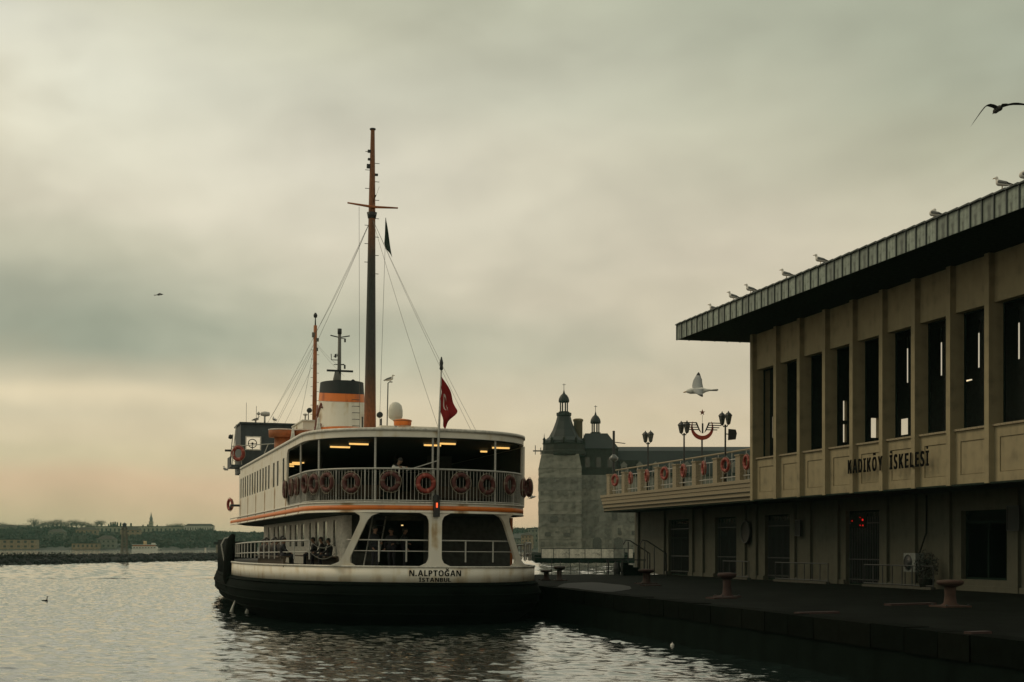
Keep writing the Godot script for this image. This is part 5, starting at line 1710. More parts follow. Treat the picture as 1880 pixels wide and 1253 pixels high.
func ferry_top() -> void:
	var st: SurfaceTool
	# funnel
	var fw := -24.3
	var ring := func(y: float, a: float, b: float, tilt: float) -> PackedVector3Array:
		var r := PackedVector3Array()
		for k in 32:
			var t := TAU * k / 32.0
			r.append(Vector3(cos(t) * a, y + tilt * sin(t), fw + sin(t) * b))
		return r
	var fa := func(y: float) -> float: return lerpf(1.52, 1.18, clampf((y - 7.8) / 4.5, 0, 1))
	var part := func(called: String, m: Material, y0: float, t0: float, y1: float, t1: float, grow: float) -> void:
		var s := soft()
		var a0: float = fa.call(y0) + grow; var a1: float = fa.call(y1) + grow
		rings(s, [ring.call(y0, a0, a0 * 1.5, t0), ring.call(y1, a1, a1 * 1.5, t1)], true, false)
		obj(called, s, m, ship)
	part.call("funnel_base", C["orange"], 7.8, 0.0, 9.72, 0.0, 0.012)
	part.call("funnel", C["white"], 9.72, 0.0, 11.27, -0.2, 0.0)
	part.call("funnel_band", C["orange"], 11.27, -0.2, 11.72, -0.2, 0.014)
	part.call("funnel_top", C["soot"], 11.72, -0.2, 12.3, -0.03, 0.006)
	st = flat(); rings(st, [ring.call(12.3, 1.19, 1.785, -0.03), ring.call(12.32, 1.0, 1.5, -0.03), ring.call(11.9, 0.98, 1.48, 0.0)], true); obj("funnel_lip", st, C["soot"], ship)
	for k in 7:
		st = flat(); var y := 9.4 + 0.36 * k; var z: float = fw + fa.call(y) * 1.5; tube(st, [Vector3(0.28, y, z - 0.04), Vector3(0.28, y, z + 0.08), Vector3(0.66, y, z + 0.06), Vector3(0.66, y, z - 0.1)], 0.016, 4); obj("funnel_rung", st, C["black_iron"], ship)
	# crossed anchors on the funnel's side
	for s: float in [-1.0, 1.0]:
		st = soft()
		for d: float in [-1.0, 1.0]:
			var pts := []
			for k in 9:
				var t := k / 8.0
				var zz := d * (t - 0.5) * 1.3
				var yy := 9.75 + t * 1.3
				var aa: float = fa.call(yy)
				pts.append(Vector3(s * aa * sqrt(1.0 - pow(zz / (aa * 1.5), 2.0)) * 1.015, yy, fw + zz))
			tube(st, pts, 0.085, 6)
			var e: Vector3 = pts[0]
			tube(st, [e + Vector3(0, 0.34, d * 0.28), e + Vector3(s * 0.03, 0.02, d * 0.16), e + Vector3(s * 0.03, -0.04, -d * 0.1), e + Vector3(0, 0.12, -d * 0.42)], 0.075, 6)
			var e2: Vector3 = pts[8]
			tube(st, [e2 + Vector3(0, -0.22, d * 0.16), e2 + Vector3(0, -0.05, -d * 0.3)], 0.06, 6)
		obj("crossed_anchors", st, mat("emblem_rust", Color(0.22, 0.07, 0.045), 0.6, "blotch", Vector3.ONE), ship)
	st = flat(); slab(st, PackedVector2Array([Vector2(-0.24, 0), Vector2(0.24, 0), Vector2(0, 0.16)]), 0.4, Transform3D(Basis.IDENTITY, Vector3(0.5, 12.3, fw + 0.6))); obj("exhaust_cowl", st, C["soot"], ship)
	# radar mast
	var rz := -25.4
	st = soft(); tube(st, [Vector3(0, 11.9, rz), Vector3(0.02, 13.2, rz), Vector3(0.02, 15.3, rz)], [0.13, 0.11, 0.09], 8); obj("radar_mast", st, C["wire"], ship)
	st = soft(); tube(st, [Vector3(0.02, 15.2, rz), Vector3(0.02, 15.5, rz)], 0.12, 8); obj("mast_cap", st, C["black_iron"], ship)
	st = flat(); tube(st, [Vector3(-0.5, 15.1, rz), Vector3(0.02, 15.0, rz), Vector3(0.6, 15.12, rz)], 0.035, 5); obj("crossarm", st, C["black_iron"], ship)
	st = flat(); box(st, Vector3(0.02, 13.08, rz + 0.25), Vector3(1.48, 0.1, 0.16)); obj("radar_scanner", st, C["soot"], ship)
	st = soft(); lathe(st, [Vector2(0.2, 12.3), Vector2(0.22, 12.6), Vector2(0.12, 13.02)], 10, Vector3(-0.15, 0, rz + 0.25)); obj("radar_motor", st, C["wire"], ship)
	for q: Array in [[0.33, 14.85, 0.2], [0.33, 13.35, 0.22], [-0.2, 13.95, 0.2]]:
		st = flat(); box(st, Vector3(q[0], q[1], rz), Vector3(0.09, q[2], 0.09)); box(st, Vector3(q[0] / 2, q[1] + q[2] / 2, rz), Vector3(absf(q[0]), 0.035, 0.05)); obj("mast_lamp", st, C["black_iron"], ship)
	st = flat(); tube(st, [Vector3(-0.45, 14.05, rz), Vector3(-0.43, 13.72, rz), Vector3(0.0, 13.72, rz)], 0.025, 4); tube(st, [Vector3(-0.3, 13.45, rz), Vector3(0.3, 13.5, rz)], 0.02, 4); tube(st, [Vector3(-0.3, 13.92, rz), Vector3(0, 13.98, rz)], 0.03, 4); obj("aerial", st, C["black_iron"], ship)
	# main mast in three paints
	var mz := -15.2
	st = soft()
	var coat := [[7.86, 0.32, 0.30, 0.085, 0.018], [9.6, 0.30, 0.28, 0.08, 0.018], [10.6, 0.285, 0.17, 0.06, 0.02], [11.8, 0.27, 0.06, 0.04, 0.024], [13.0, 0.255, 0.03, 0.034, 0.028], [16.2, 0.215, 0.028, 0.036, 0.030], [17.5, 0.2, 0.05, 0.04, 0.025], [18.8, 0.185, 0.17, 0.07, 0.022], [20.5, 0.165, 0.24, 0.085, 0.02], [24.0, 0.10, 0.22, 0.08, 0.022]]
	for k in coat.size() - 1:
		var a: Array = coat[k]; var b: Array = coat[k + 1]
		for i in 14:
			var t := TAU * i / 14.0; var t2 := TAU * (i + 1) / 14.0
			for e: Array in [[a, t], [b, t], [b, t2], [a, t], [b, t2], [a, t2]]:
				var l: Array = e[0]
				st.set_color(Color(l[2], l[3], l[4]))
				st.add_vertex(Vector3(cos(e[1]) * l[1], l[0], mz + sin(e[1]) * l[1]))
	var mm: StandardMaterial3D = mat("mast_coat", Color.WHITE, 0.6, "grain", Vector3(1, 0.4, 1))
	mm.vertex_color_use_as_albedo = true
	obj("main_mast", st, mm, ship)
	st = flat(); lathe(st, [Vector2(0.15, 23.98), Vector2(0.15, 24.05)], 8, Vector3(0, 0, mz)); obj("mast_truck", st, C["black_iron"], ship)
	st = soft(); tube(st, [Vector3(-1.27, 20.2, mz + 0.22), Vector3(0, 20.08, mz + 0.24), Vector3(1.27, 20.12, mz + 0.22)], [0.04, 0.07, 0.04], 7); obj("yardarm", st, C["orange_worn"], ship)
	st = soft(); tube(st, [Vector3(0, 19.55, mz), Vector3(0, 19.85, mz)], [0.2, 0.26], 10); obj("mast_band", st, C["black_iron"], ship)
	for k in 14:
		var y := 16.8 + 0.46 * k + 0.1 * (k % 2)
		if absf(y - 20.1) < 0.3: continue
		st = flat(); var s := -1.0 if k % 2 else 1.0; tube(st, [Vector3(s * 0.1, y, mz), Vector3(s * 0.36, y, mz)], 0.016, 4); obj("mast_step", st, C["black_iron"], ship)
	for q: Array in [[-0.16, 22.9, 0.13], [-0.15, 22.5, 0.1], [-0.2, 22.15, 0.2], [0.2, 21.75, 0.1]]:
		st = flat(); box(st, Vector3(q[0], q[1], mz), Vector3(0.16, q[2], 0.14)); obj("mast_lamp", st, C["black_iron"], ship)
	# fore mast
	var fz := -35.2
	for q: Array in [[10.6, 0.15, 17.1, 0.11, "orange_worn"]]:
		st = soft(); tube(st, [Vector3(0, q[0], fz), Vector3(0, q[2], fz)], [q[1], q[3]], 10); obj("fore_mast", st, C[q[4]], ship)
	st = soft(); tube(st, [Vector3(0, 17.1, fz), Vector3(0, 17.75, fz)], [0.05, 0.03], 6); lathe(st, [Vector2(0.1, 17.6), Vector2(0.13, 17.75), Vector2(0.05, 17.9)], 8, Vector3(0, 0, fz)); obj("fore_mast_head", st, C["black_iron"], ship)
	for q: Array in [[-0.1, 16.5, 0.3], [0.12, 16.2, 0.2], [0.08, 15.6, 0.2]]:
		st = flat(); box(st, Vector3(q[0], q[1], fz), Vector3(0.2, q[2], 0.2)); obj("mast_lamp", st, C["wire"], ship)
	for k in 16:
		st = flat(); var s := -1.0 if k % 2 else 1.0; tube(st, [Vector3(s * 0.1, 11.2 + 0.29 * k, fz), Vector3(s * 0.26, 11.2 + 0.29 * k, fz)], 0.014, 4); obj("mast_step", st, C["black_iron"], ship)
	# wires
	var M := Vector3(0, 19.6, mz); var Fm := Vector3(0, 16.1, fz)
	for q: Array in [[M, Vector3(-2.6, 11.1, -38.3)], [M, Vector3(-2.0, 11.1, -38)], [M, Vector3(0, 16.6, fz)], [M, Vector3(3.8, 7.9, -8.2)], [M, Vector3(2.5, 7.9, -3.0)], [M, Vector3(1.0, 7.9, -3.6)], [Vector3(-0.65, 20.1, mz), Vector3(-0.5, 7.9, mz)], [Vector3(0.7, 19.0, mz), Vector3(0.45, 7.9, mz)], [Fm, Vector3(-2.6, 11.1, -38.5)], [Fm, Vector3(-2.1, 11.1, -38.2)], [Fm - Vector3(0, 1.2, 0), Vector3(-1.6, 11.0, -37.6)], [Fm, Vector3(0, 13.4, -25.4)], [Fm + Vector3(-0.1, -0.6, 0), Vector3(-0.9, 10.7, -36)], [Vector3(0, 16.0, fz), Vector3(0.4, 12.9, -26)]]:
		st = flat()
		var a: Vector3 = q[0]; var b: Vector3 = q[1]
		var pts := []
		for k in 7: pts.append(a.lerp(b, k / 6.0) - Vector3(0, 0.012 * a.distance_to(b) * 4.0 * (k / 6.0) * (1.0 - k / 6.0), 0))
		tube(st, pts, 0.009, 4); obj("stay_wire", st, C["wire"], ship)
	# deck house and wheelhouse
	st = flat(); span(st, Vector3(-1.4, 7.87, -35), Vector3(1.8, 10.6, -30)); obj("casing", st, C["white"], ship)
	st = flat(); span(st, Vector3(-1.46, 10.602, -35.1), Vector3(1.9, 10.68, -29.9)); obj("casing_top", st, C["white_clean"], ship)
	st = flat()
	holed(st, Rect2(-4.32, 8.1, 6.02, 2.9), [Rect2(-3.98, 9.36, 0.9, 0.8)], 0.1, Transform3D(Basis.IDENTITY, Vector3(0, 0, -38)))
	for s: float in [-4.32, 1.6]: span(st, Vector3(s, 8.1, -41.9), Vector3(s + 0.1, 11.0, -38.1))
	holed(st, Rect2(-4.32, 8.1, 6.02, 2.9), [Rect2(-4.2, 9.2, 1.7, 1.25), Rect2(-2.3, 9.2, 1.8, 1.25), Rect2(-0.3, 9.2, 1.8, 1.25)], 0.1, Transform3D(Basis.IDENTITY, Vector3(0, 0, -42)))
	obj("wheelhouse", st, C["grey_steel"], ship)
	st = flat(); holed(st, Rect2(-4.03, 9.31, 1.0, 0.9), [Rect2(-3.96, 9.38, 0.86, 0.76)], 0.05, Transform3D(Basis.IDENTITY, Vector3(0, 0, -37.96))); var wf := obj("wheelhouse_window", st, C["white_clean"], ship)
	st = flat(); quad(st, Vector3(-4, 9.34, -38.04), Vector3(-3.06, 9.34, -38.04), Vector3(-3.06, 10.18, -38.04), Vector3(-4, 10.18, -38.04)); obj("pane", st, glass_pane(), wf)
	st = flat(); span(st, Vector3(-4.4, 11.0, -42.1), Vector3(1.8, 11.1, -37.85)); obj("wheelhouse_roof", st, C["grey_steel"], ship)
	st = flat(); span(st, Vector3(-4.32, 7.87, -42), Vector3(1.7, 8.09, -38)); obj("wheelhouse_floor", st, C["grey_steel"], ship)
	st = soft(); torus(st, 0.27, 0.03, 24, 6); tube(st, [Vector3(-0.27, 0, 0), Vector3(0.27, 0, 0)], 0.02, 5); lathe(st, [Vector2(0.01, -0.05), Vector2(0.075, 0), Vector2(0.01, 0.05)], 10, Vector3.ZERO, Basis(Vector3.RIGHT, PI / 2)); obj("steering_wheel", st, C["black_iron"], ship).position = Vector3(-3.53, 9.78, -38.5)
	st = flat(); tube(st, [Vector3(-3.53, 8.1, -38.62), Vector3(-3.53, 9.78, -38.55)], 0.03, 5); obj("wheel_stand", st, C["black_iron"], ship)
	# bridge wing on the port side
	st = flat(); span(st, Vector3(-4.95, 8.2, -40.5), Vector3(-4.2, 8.34, -37.5)); span(st, Vector3(-4.95, 8.34, -40.5), Vector3(-4.88, 8.9, -38.3)); obj("bridge_wing", st, C["grey_steel"], ship)
	for q: Array in [[-4.9, -37.6, 0.25, 10.9], [-4.3, -37.6, 0.0, 9.6], [-4.9, -39.5, 0.2, 10.4]]:
		st = flat(); tube(st, [Vector3(q[0], 8.3, q[1]), Vector3(q[0] + q[2], q[3], q[1])], 0.035, 5); obj("wing_post", st, C["rail"], ship)
	st = flat(); tube(st, [Vector3(-4.9, 9.5, -37.6), Vector3(-2.2, 9.75, -37.6)], 0.03, 5); tube(st, [Vector3(-4.9, 8.8, -37.6), Vector3(-4.2, 8.8, -37.6)], 0.022, 5); obj("wing_rail", st, C["rail"], ship)
	st = soft(); lathe(st, [Vector2(0.03, 10.0), Vector2(0.15, 10.05), Vector2(0.12, 10.25), Vector2(0.03, 10.3)], 8, Vector3(-4.95, 0, -38.2)); span(st, Vector3(-5.3, 9.2, -38.3), Vector3(-4.9, 9.32, -38.0)); obj("side_light", st, C["black_iron"], ship)
	st = flat(); tube(st, [Vector3(-2.6, 9.75, -37.6), Vector3(-3.3, 8.0, -37.6)], 0.03, 5); obj("ladder", st, C["rail"], ship)
	st = flat(); tube(st, [Vector3(-3.2, 11.1, -39.5), Vector3(-3.2, 12.3, -39.5)], 0.014, 4) ; tube(st, [Vector3(-3.95, 11.1, -38.4), Vector3(-3.95, 12.4, -38.4)], 0.012, 4); obj("whip_aerial", st, C["wire"], ship)
	st = soft(); tube(st, [Vector3(-2.75, 11.1, -38.6), Vector3(-2.75, 11.6, -38.6)], 0.06, 7); lathe(st, [Vector2(0.02, -0.3), Vector2(0.12, -0.28), Vector2(0.17, 0), Vector2(0.12, 0.28), Vector2(0.02, 0.3)], 10, Vector3(-2.72, 11.72, -38.6), Basis(Vector3(0, 0, 1), PI / 2)); lathe(st, [Vector2(0.02, -0.12), Vector2(0.14, 0), Vector2(0.02, 0.14)], 10, Vector3(-3.15, 11.72, -38.6)); obj("searchlight", st, C["rail"], ship)
	for q: Array in [[-1.2, 10.68, -30.5, 0.3], [0.35, 10.68, -30.3, 0.45], [-3.3, 11.1, -39, 0.22]]:
		st = soft(); tube(st, [Vector3(q[0], q[1], q[2]), Vector3(q[0], q[1] + q[3], q[2])], 0.05, 6); lathe(st, [Vector2(0.12, q[1] + q[3]), Vector2(0.15, q[1] + q[3] + 0.08), Vector2(0.04, q[1] + q[3] + 0.12)], 8, Vector3(q[0], 0, q[2])); obj("vent_pipe", st, C["rail"], ship)
	# orange raft stowages with pale rims
	for q: Array in [[-3.0, 9.86, -27.0, 0.74, 0.5], [-1.75, 9.9, -27.4, 0.62, 0.42], [0.42, 9.02, -9.0, 0.40, 0.28]]:
		st = soft(); lathe(st, [Vector2(q[3] * 0.98, q[1] - q[4]), Vector2(q[3] * 1.02, q[1] - 0.1), Vector2(q[3] * 0.9, q[1] - 0.02), Vector2(0.02, q[1] + 0.03)], 22, Vector3(q[0], 0, q[2])); obj("raft_cover", st, C["orange"] if q[2] > -10 else mat("raft_orange", Color(0.42, 0.13, 0.035), 0.6, "blotch", Vector3.ONE), ship)
		st = soft(); lathe(st, [Vector2(q[3] * 0.7, 7.86), Vector2(q[3] * 0.7, q[1] - q[4])], 16, Vector3(q[0] + 0.1, 0, q[2])); obj("raft_base", st, mat("raft_orange", Color(0.42, 0.13, 0.035), 0.6, "blotch", Vector3.ONE) if q[2] < -10 else C["white"], ship)
		st = soft(); torus(st, q[3] * 1.0, 0.035, 24, 5, Basis(Vector3.RIGHT, PI / 2)); obj("raft_rim", st, C["white_clean"] if q[2] < -10 else C["orange_worn"], ship).position = Vector3(q[0], q[1] - 0.07, q[2])
	# satellite dome, light pole, lamps on the after roof
	st = soft(); lathe(st, [Vector2(0.06, 8.9), Vector2(0.1, 9.02), Vector2(0.31, 9.16), Vector2(0.335, 9.25), Vector2(0.335, 9.5), Vector2(0.28, 9.74), Vector2(0.15, 9.87), Vector2(0.01, 9.91)], 20, Vector3(0.28, 0, -10)); obj("satellite_dome", st, mat("dome", Color(0.50, 0.49, 0.42), 0.5), ship)
	st = soft(); tube(st, [Vector3(0.28, 7.86, -10), Vector3(0.28, 8.95, -10)], 0.08, 8); obj("dome_stand", st, C["rail"], ship)
	st = flat(); tube(st, [Vector3(0.25, 7.86, -12), Vector3(0.29, 11.0, -12), Vector3(0.36, 11.06, -12), Vector3(0.5, 11.06, -12)], 0.03, 6); obj("light_pole", st, C["wire"], ship)
	st = soft(); tube(st, [Vector3(0.02, 7.86, -12.4), Vector3(0.02, 9.3, -12.4)], 0.03, 5); lathe(st, [Vector2(0.02, -0.13), Vector2(0.14, -0.1), Vector2(0.15, 0.1), Vector2(0.05, 0.14)], 10, Vector3(-0.03, 9.5, -12.4), Basis(Vector3.RIGHT, PI / 2)); obj("flood_lamp", st, C["black_iron"], ship)
	st = soft(); tube(st, [Vector3(-1.0, 10.68, -30.6), Vector3(-1.0, 11.2, -30.6)], 0.03, 5); lathe(st, [Vector2(0.02, -0.13), Vector2(0.15, -0.1), Vector2(0.16, 0.1), Vector2(0.05, 0.14)], 10, Vector3(-0.95, 11.3, -30.6), Basis(Vector3.RIGHT, PI / 2)); obj("flood_lamp", st, C["black_iron"], ship)
	st = flat(); span(st, Vector3(-0.2, 7.9, -14.5), Vector3(2.6, 8.9, -11.2)); obj("roof_locker", st, C["white"], ship)
	st = flat(); tube(st, [Vector3(-0.45, 7.9, -14.8), Vector3(-0.45, 9.6, -14.8)], 0.04, 5); tube(st, [Vector3(0.5, 7.9, -14.8), Vector3(0.5, 9.55, -14.8)], 0.04, 5); obj("mast_cleat", st, C["black_iron"], ship)
	for q: Array in [[-4.65, 7.9, -8.6], [-4.3, 7.9, -3.0]]:
		st = soft(); lathe(st, [Vector2(0.13, q[1]), Vector2(0.08, q[1] + 0.2), Vector2(0.05, q[1] + 0.5), Vector2(0.02, q[1] + 0.55)], 8, Vector3(q[0], 0, q[2])); obj("roof_fairlead", st, C["white_clean"], ship)
	# lifebuoys hung along the upper rail
	var i := 0
	var lb := ["farthest port one, where the rail meets the white side", "second from the port end of the stern rail", "third from the port end of the stern rail", "fourth from the port end of the stern rail", "fifth from the port end of the stern rail", "sixth from the port end of the stern rail", "alone on bare rail left of the tall stanchion", "beside the leaning crewman", "brightest red, just left of the flagstaff", "first to starboard of the flagstaff", "second to starboard of the flagstaff", "third to starboard of the flagstaff", "at the starboard corner, edge on", "last round the starboard corner, seen from its back"]
	for q: Array in [[-4.75, 9.8], [-4.75, 7.5], [-4.75, 5.6], [-4.64, 3.9], [-4.4, 2.8], [-4.0, 1.9], [-3.2, 0], [-1.79, 0], [-0.43, 0], [1.0, 0], [2.14, 0], [3.26, 0], [4.2, 0], [4.72, 0]]:
		var u: float = q[0]
		var p := up_at(u, 0.0) if absf(u) < 4.7 else Vector3(u - 0.08, 0, -q[1])
		if absf(u) < 4.7:
			var tn := (up_at(u + 0.05) - up_at(u - 0.05)).normalized()
			p += Vector3(-tn.z, 0, tn.x) * 0.1
		if u > 4.7: p = Vector3(u + 0.12, 0, -3.3)
		p.y = 5.72 + 0.03 * sin(i * 3.0)
		var d := 0.06
		var t := up_at(clampf(u + d, -4.74, 4.74)) - up_at(clampf(u - d, -4.74, 4.74))
		var ang := atan2(-t.z, t.x) if absf(u) < 4.7 else (-PI / 2 if u < 0 else PI / 2)
		var o := lifebuoy(on_ship(p), ship.rotation.y + ang, 0 if u == -0.43 else 1, 0.4 * i)
		o.set_meta("label", "lifebuoy on the ferry's stern rail, " + lb[i])
		o.set_meta("group", "lifebuoys hung on the ferry's stern rail")
		i += 1
	var o := lifebuoy(on_ship(Vector3(-4.52, 9.05, -37.45)), ship.rotation.y - 0.7, 0, 0.2)
	o.scale = Vector3.ONE * 1.25
	o.set_meta("label", "red lifebuoy hung on the ferry's bridge wing beside the wheelhouse")
	o = lifebuoy(on_ship(Vector3(-4.95, 5.8, -38.0)), ship.rotation.y - 1.2, 0, 0.9)
	o.set_meta("label", "red lifebuoy on the ferry's far port side, low by the orange stripe")
	flag()

func flag() -> void:
	# crimson ensign, drooping
	var im := Image.create(180, 120, false, Image.FORMAT_RGB8)
	var pent := PackedVector2Array()
	for k in 10:
		var ra := 0.13 if k % 2 == 0 else 0.05
		pent.append(Vector2(0.79 - cos(TAU * k / 10.0) * ra, 0.5 + sin(TAU * k / 10.0) * ra))
	for y in 120:
		for x in 180:
			var p := Vector2((x + 0.5) / 120.0, (y + 0.5) / 120.0)
			var c := Color(0.50, 0.06, 0.07)
			if p.distance_to(Vector2(0.5, 0.5)) < 0.25 and p.distance_to(Vector2(0.5625, 0.5)) > 0.2: c = Color(0.78, 0.74, 0.7)
			elif Geometry2D.is_point_in_polygon(p, pent): c = Color(0.78, 0.74, 0.7)
			im.set_pixel(x, y, c)
	var m := StandardMaterial3D.new()
	m.albedo_texture = ImageTexture.create_from_image(im)
	m.roughness = 0.9
	m.cull_mode = BaseMaterial3D.CULL_DISABLED
	m.backlight_enabled = true
	m.backlight = Color(0.25, 0.05, 0.05)
	var st := soft()
	var nx := 24; var ny := 16
	var pt := func(i: int, j: int) -> Vector3:
		var s := float(i) / nx; var t := float(j) / ny
		var a := Vector3(0.13, 9.95, 0.24).lerp(Vector3(0.09, 8.75, 0.22), t)
		var b := Vector3(0.70, 8.62, 0.36).lerp(Vector3(0.32, 7.86, 0.3), t)
		var p := a.lerp(b, s)
		var f := sin(s * 7.0 + t * 5.0) * 0.11 * s + sin(s * 3.0 - t * 9.0) * 0.05
		return p + Vector3(f * 0.5 + 0.10 * sin(PI * s) * (1.0 - t), -0.06 * sin(PI * s), f)
	for j in ny:
		for i in nx:
			for e: Vector2i in [Vector2i(0, 0), Vector2i(1, 0), Vector2i(1, 1), Vector2i(0, 0), Vector2i(1, 1), Vector2i(0, 1)]:
				st.set_uv(Vector2(float(i + e.x) / nx, float(j + e.y) / ny))
				st.add_vertex(pt.call(i + e.x, j + e.y))
	var o := thing("ensign_flag", "crimson flag with white crescent and star drooping from the ferry's stern staff", "flag", TW, ship.rotation.y)
	o.rotation = ship.rotation
	obj("cloth", st, m, o)
	# dark pennants on the main mast
	for q: Array in [[Vector3(0.66, 19.6, -15.0), Vector3(0.56, 18.25, -15.0), Vector3(1.0, 17.6, -14.9), Vector3(0.72, 18.6, -15.0), "dark green signal flag hanging below the mast's yardarm", 0], [Vector3(0.34, 21.15, -15.1), Vector3(0.2, 20.9, -15.1), Vector3(0.02, 20.25, -15.0), Vector3(0.22, 20.15, -15.0), "small dark furled flag slanting above the mast's yardarm", 1]]:
		st = soft()
		var a: Vector3 = q[0]; var b: Vector3 = q[1]; var c: Vector3 = q[2]; var d: Vector3 = q[3]
		for j in 8:
			for i in 4:
				var f := func(x: int, y: int) -> Vector3:
					var s := x / 4.0; var t := y / 8.0
					return a.lerp(c, t).lerp(a.lerp(b, minf(t * 1.5, 1.0)).lerp(c if t > 0.8 else d, 0.3 * t), s) + Vector3(0, 0, 0.07 * sin(s * 5.0 + t * 6.0))
				quad(st, f.call(i, j), f.call(i + 1, j), f.call(i + 1, j + 1), f.call(i, j + 1))
		o = thing("signal_flag", q[4], "flag", TW)
		o.rotation = ship.rotation
		obj("cloth", st, mat("flag_green", Color(0.018, 0.035, 0.024), 0.9), o)

# ---------------------------------------------------------------- bodies: one continuous skin round a skeleton of tapered bones
func skin(st: SurfaceTool, bones: Array, cell: float, k: float) -> void:
	var lo := Vector3.ONE * 1e9
	var hi := Vector3.ONE * -1e9
	for b: Array in bones:
		var r := maxf(b[2], b[3]) + k + cell * 2.0
		for p: Vector3 in [b[0], b[1]]:
			lo = lo.min(p - Vector3.ONE * r); hi = hi.max(p + Vector3.ONE * r)
	var n := Vector3i(((hi - lo) / cell).ceil()) + Vector3i.ONE
	var f := PackedFloat32Array(); f.resize(n.x * n.y * n.z); f.fill(1.0)
	var near := PackedFloat32Array(); near.resize(f.size()); near.fill(9.0)
	var who := PackedInt32Array(); who.resize(f.size())
	for bi in bones.size():
		var b: Array = bones[bi]
		var a: Vector3 = b[0]; var ab: Vector3 = b[1] - b[0]
		var ra: float = b[2]; var rb: float = b[3]
		var l2 := maxf(ab.length_squared(), 1e-9)
		var m := maxf(ra, rb) + k + cell * 2.0
		var c0 := Vector3i(((a.min(b[1]) - Vector3.ONE * m - lo) / cell).floor()).clamp(Vector3i.ZERO, n - Vector3i.ONE)
		var c1 := Vector3i(((a.max(b[1]) + Vector3.ONE * m - lo) / cell).ceil()).clamp(Vector3i.ZERO, n - Vector3i.ONE)
		for z in range(c0.z, c1.z + 1):
			for y in range(c0.y, c1.y + 1):
				for x in range(c0.x, c1.x + 1):
					var p := lo + Vector3(x, y, z) * cell
					var t := clampf((p - a).dot(ab) / l2, 0.0, 1.0)
					var d := (p - a - ab * t).length() - lerpf(ra, rb, t)
					var at := (z * n.y + y) * n.x + x
					if d < near[at]:
						near[at] = d; who[at] = bi
					var h := maxf(k - absf(f[at] - d), 0.0) / k
					f[at] = minf(f[at], d) - h * h * k * 0.25
	var vid := {}
	var vs := PackedVector3Array()
	var cs := PackedColorArray()
	var step := [1, n.x, n.x * n.y]
	for z in n.z - 1:
		for y in n.y - 1:
			for x in n.x - 1:
				var at := (z * n.y + y) * n.x + x
				var inside := 0
				for q in 8:
					if f[at + (q & 1) + ((q >> 1) & 1) * step[1] + ((q >> 2) & 1) * step[2]] < 0.0: inside += 1
				if inside == 0 or inside == 8: continue
				var sum := Vector3.ZERO
				var cnt := 0
				for q in 8:
					for ax in 3:
						if q >> ax & 1: continue
						var q2: int = q | (1 << ax)
						var fa := f[at + (q & 1) + ((q >> 1) & 1) * step[1] + ((q >> 2) & 1) * step[2]]
						var fb := f[at + (q2 & 1) + ((q2 >> 1) & 1) * step[1] + ((q2 >> 2) & 1) * step[2]]
						if (fa < 0.0) == (fb < 0.0): continue
						var pa := Vector3(q & 1, (q >> 1) & 1, (q >> 2) & 1)
						var pb := Vector3(q2 & 1, (q2 >> 1) & 1, (q2 >> 2) & 1)
						sum += pa.lerp(pb, fa / (fa - fb)); cnt += 1
				vid[at] = vs.size()
				vs.append(lo + (Vector3(x, y, z) + sum / cnt) * cell)
				cs.append(bones[who[at]][4])
	for z in range(1, n.z - 1):
		for y in range(1, n.y - 1):
			for x in range(1, n.x - 1):
				var at := (z * n.y + y) * n.x + x
				for ax in 3:
					var s0 := f[at] < 0.0
					if s0 == (f[at + step[ax]] < 0.0): continue
					var u: int = step[(ax + 1) % 3]; var v: int = step[(ax + 2) % 3]
					var ids := [at - u - v, at - v, at, at - u]
					if not s0: ids.reverse()
					var ok := true
					for i: int in ids: ok = ok and vid.has(i)
					if not ok: continue
					for i: int in [ids[0], ids[2], ids[1], ids[0], ids[3], ids[2]]:
						st.set_color(cs[vid[i]]); st.add_vertex(vs[vid[i]])

func skin_mat() -> StandardMaterial3D:
	if C.has("body"): return C["body"]
	var m: StandardMaterial3D = mat("body", Color.WHITE, 0.85)
	m.vertex_color_use_as_albedo = true
	return m

func hand_bones(wrist: Vector3, dir: Vector3, palm_side: Vector3, col: Color) -> Array:
	# palm along dir, fingers half curled towards palm_side, thumb from the palm's flank
	var across := dir.cross(palm_side).normalized()
	var out := [[wrist, wrist + dir * 0.08, 0.026, 0.036, col]]
	for i in 4:
		var base := wrist + dir * 0.085 + across * (0.027 - 0.018 * i)
		var l: float = [0.07, 0.08, 0.075, 0.058][i]
		var k1 := base + (dir * 0.9 + palm_side * 0.3).normalized() * l * 0.45
		var k2 := k1 + (dir * 0.55 + palm_side * 0.8).normalized() * l * 0.32
		var k3 := k2 + (dir * 0.1 + palm_side).normalized() * l * 0.25
		out.append([base, k1, 0.0095, 0.009, col]); out.append([k1, k2, 0.009, 0.0085, col]); out.append([k2, k3, 0.0085, 0.007, col])
	var tb := wrist + dir * 0.03 + across * 0.03
	var t1 := tb + (dir * 0.6 + across * 0.7 + palm_side * 0.3).normalized() * 0.04
	out.append([tb, t1, 0.012, 0.010, col]); out.append([t1, t1 + (dir * 0.8 + palm_side * 0.5).normalized() * 0.032, 0.010, 0.008, col])
	return out

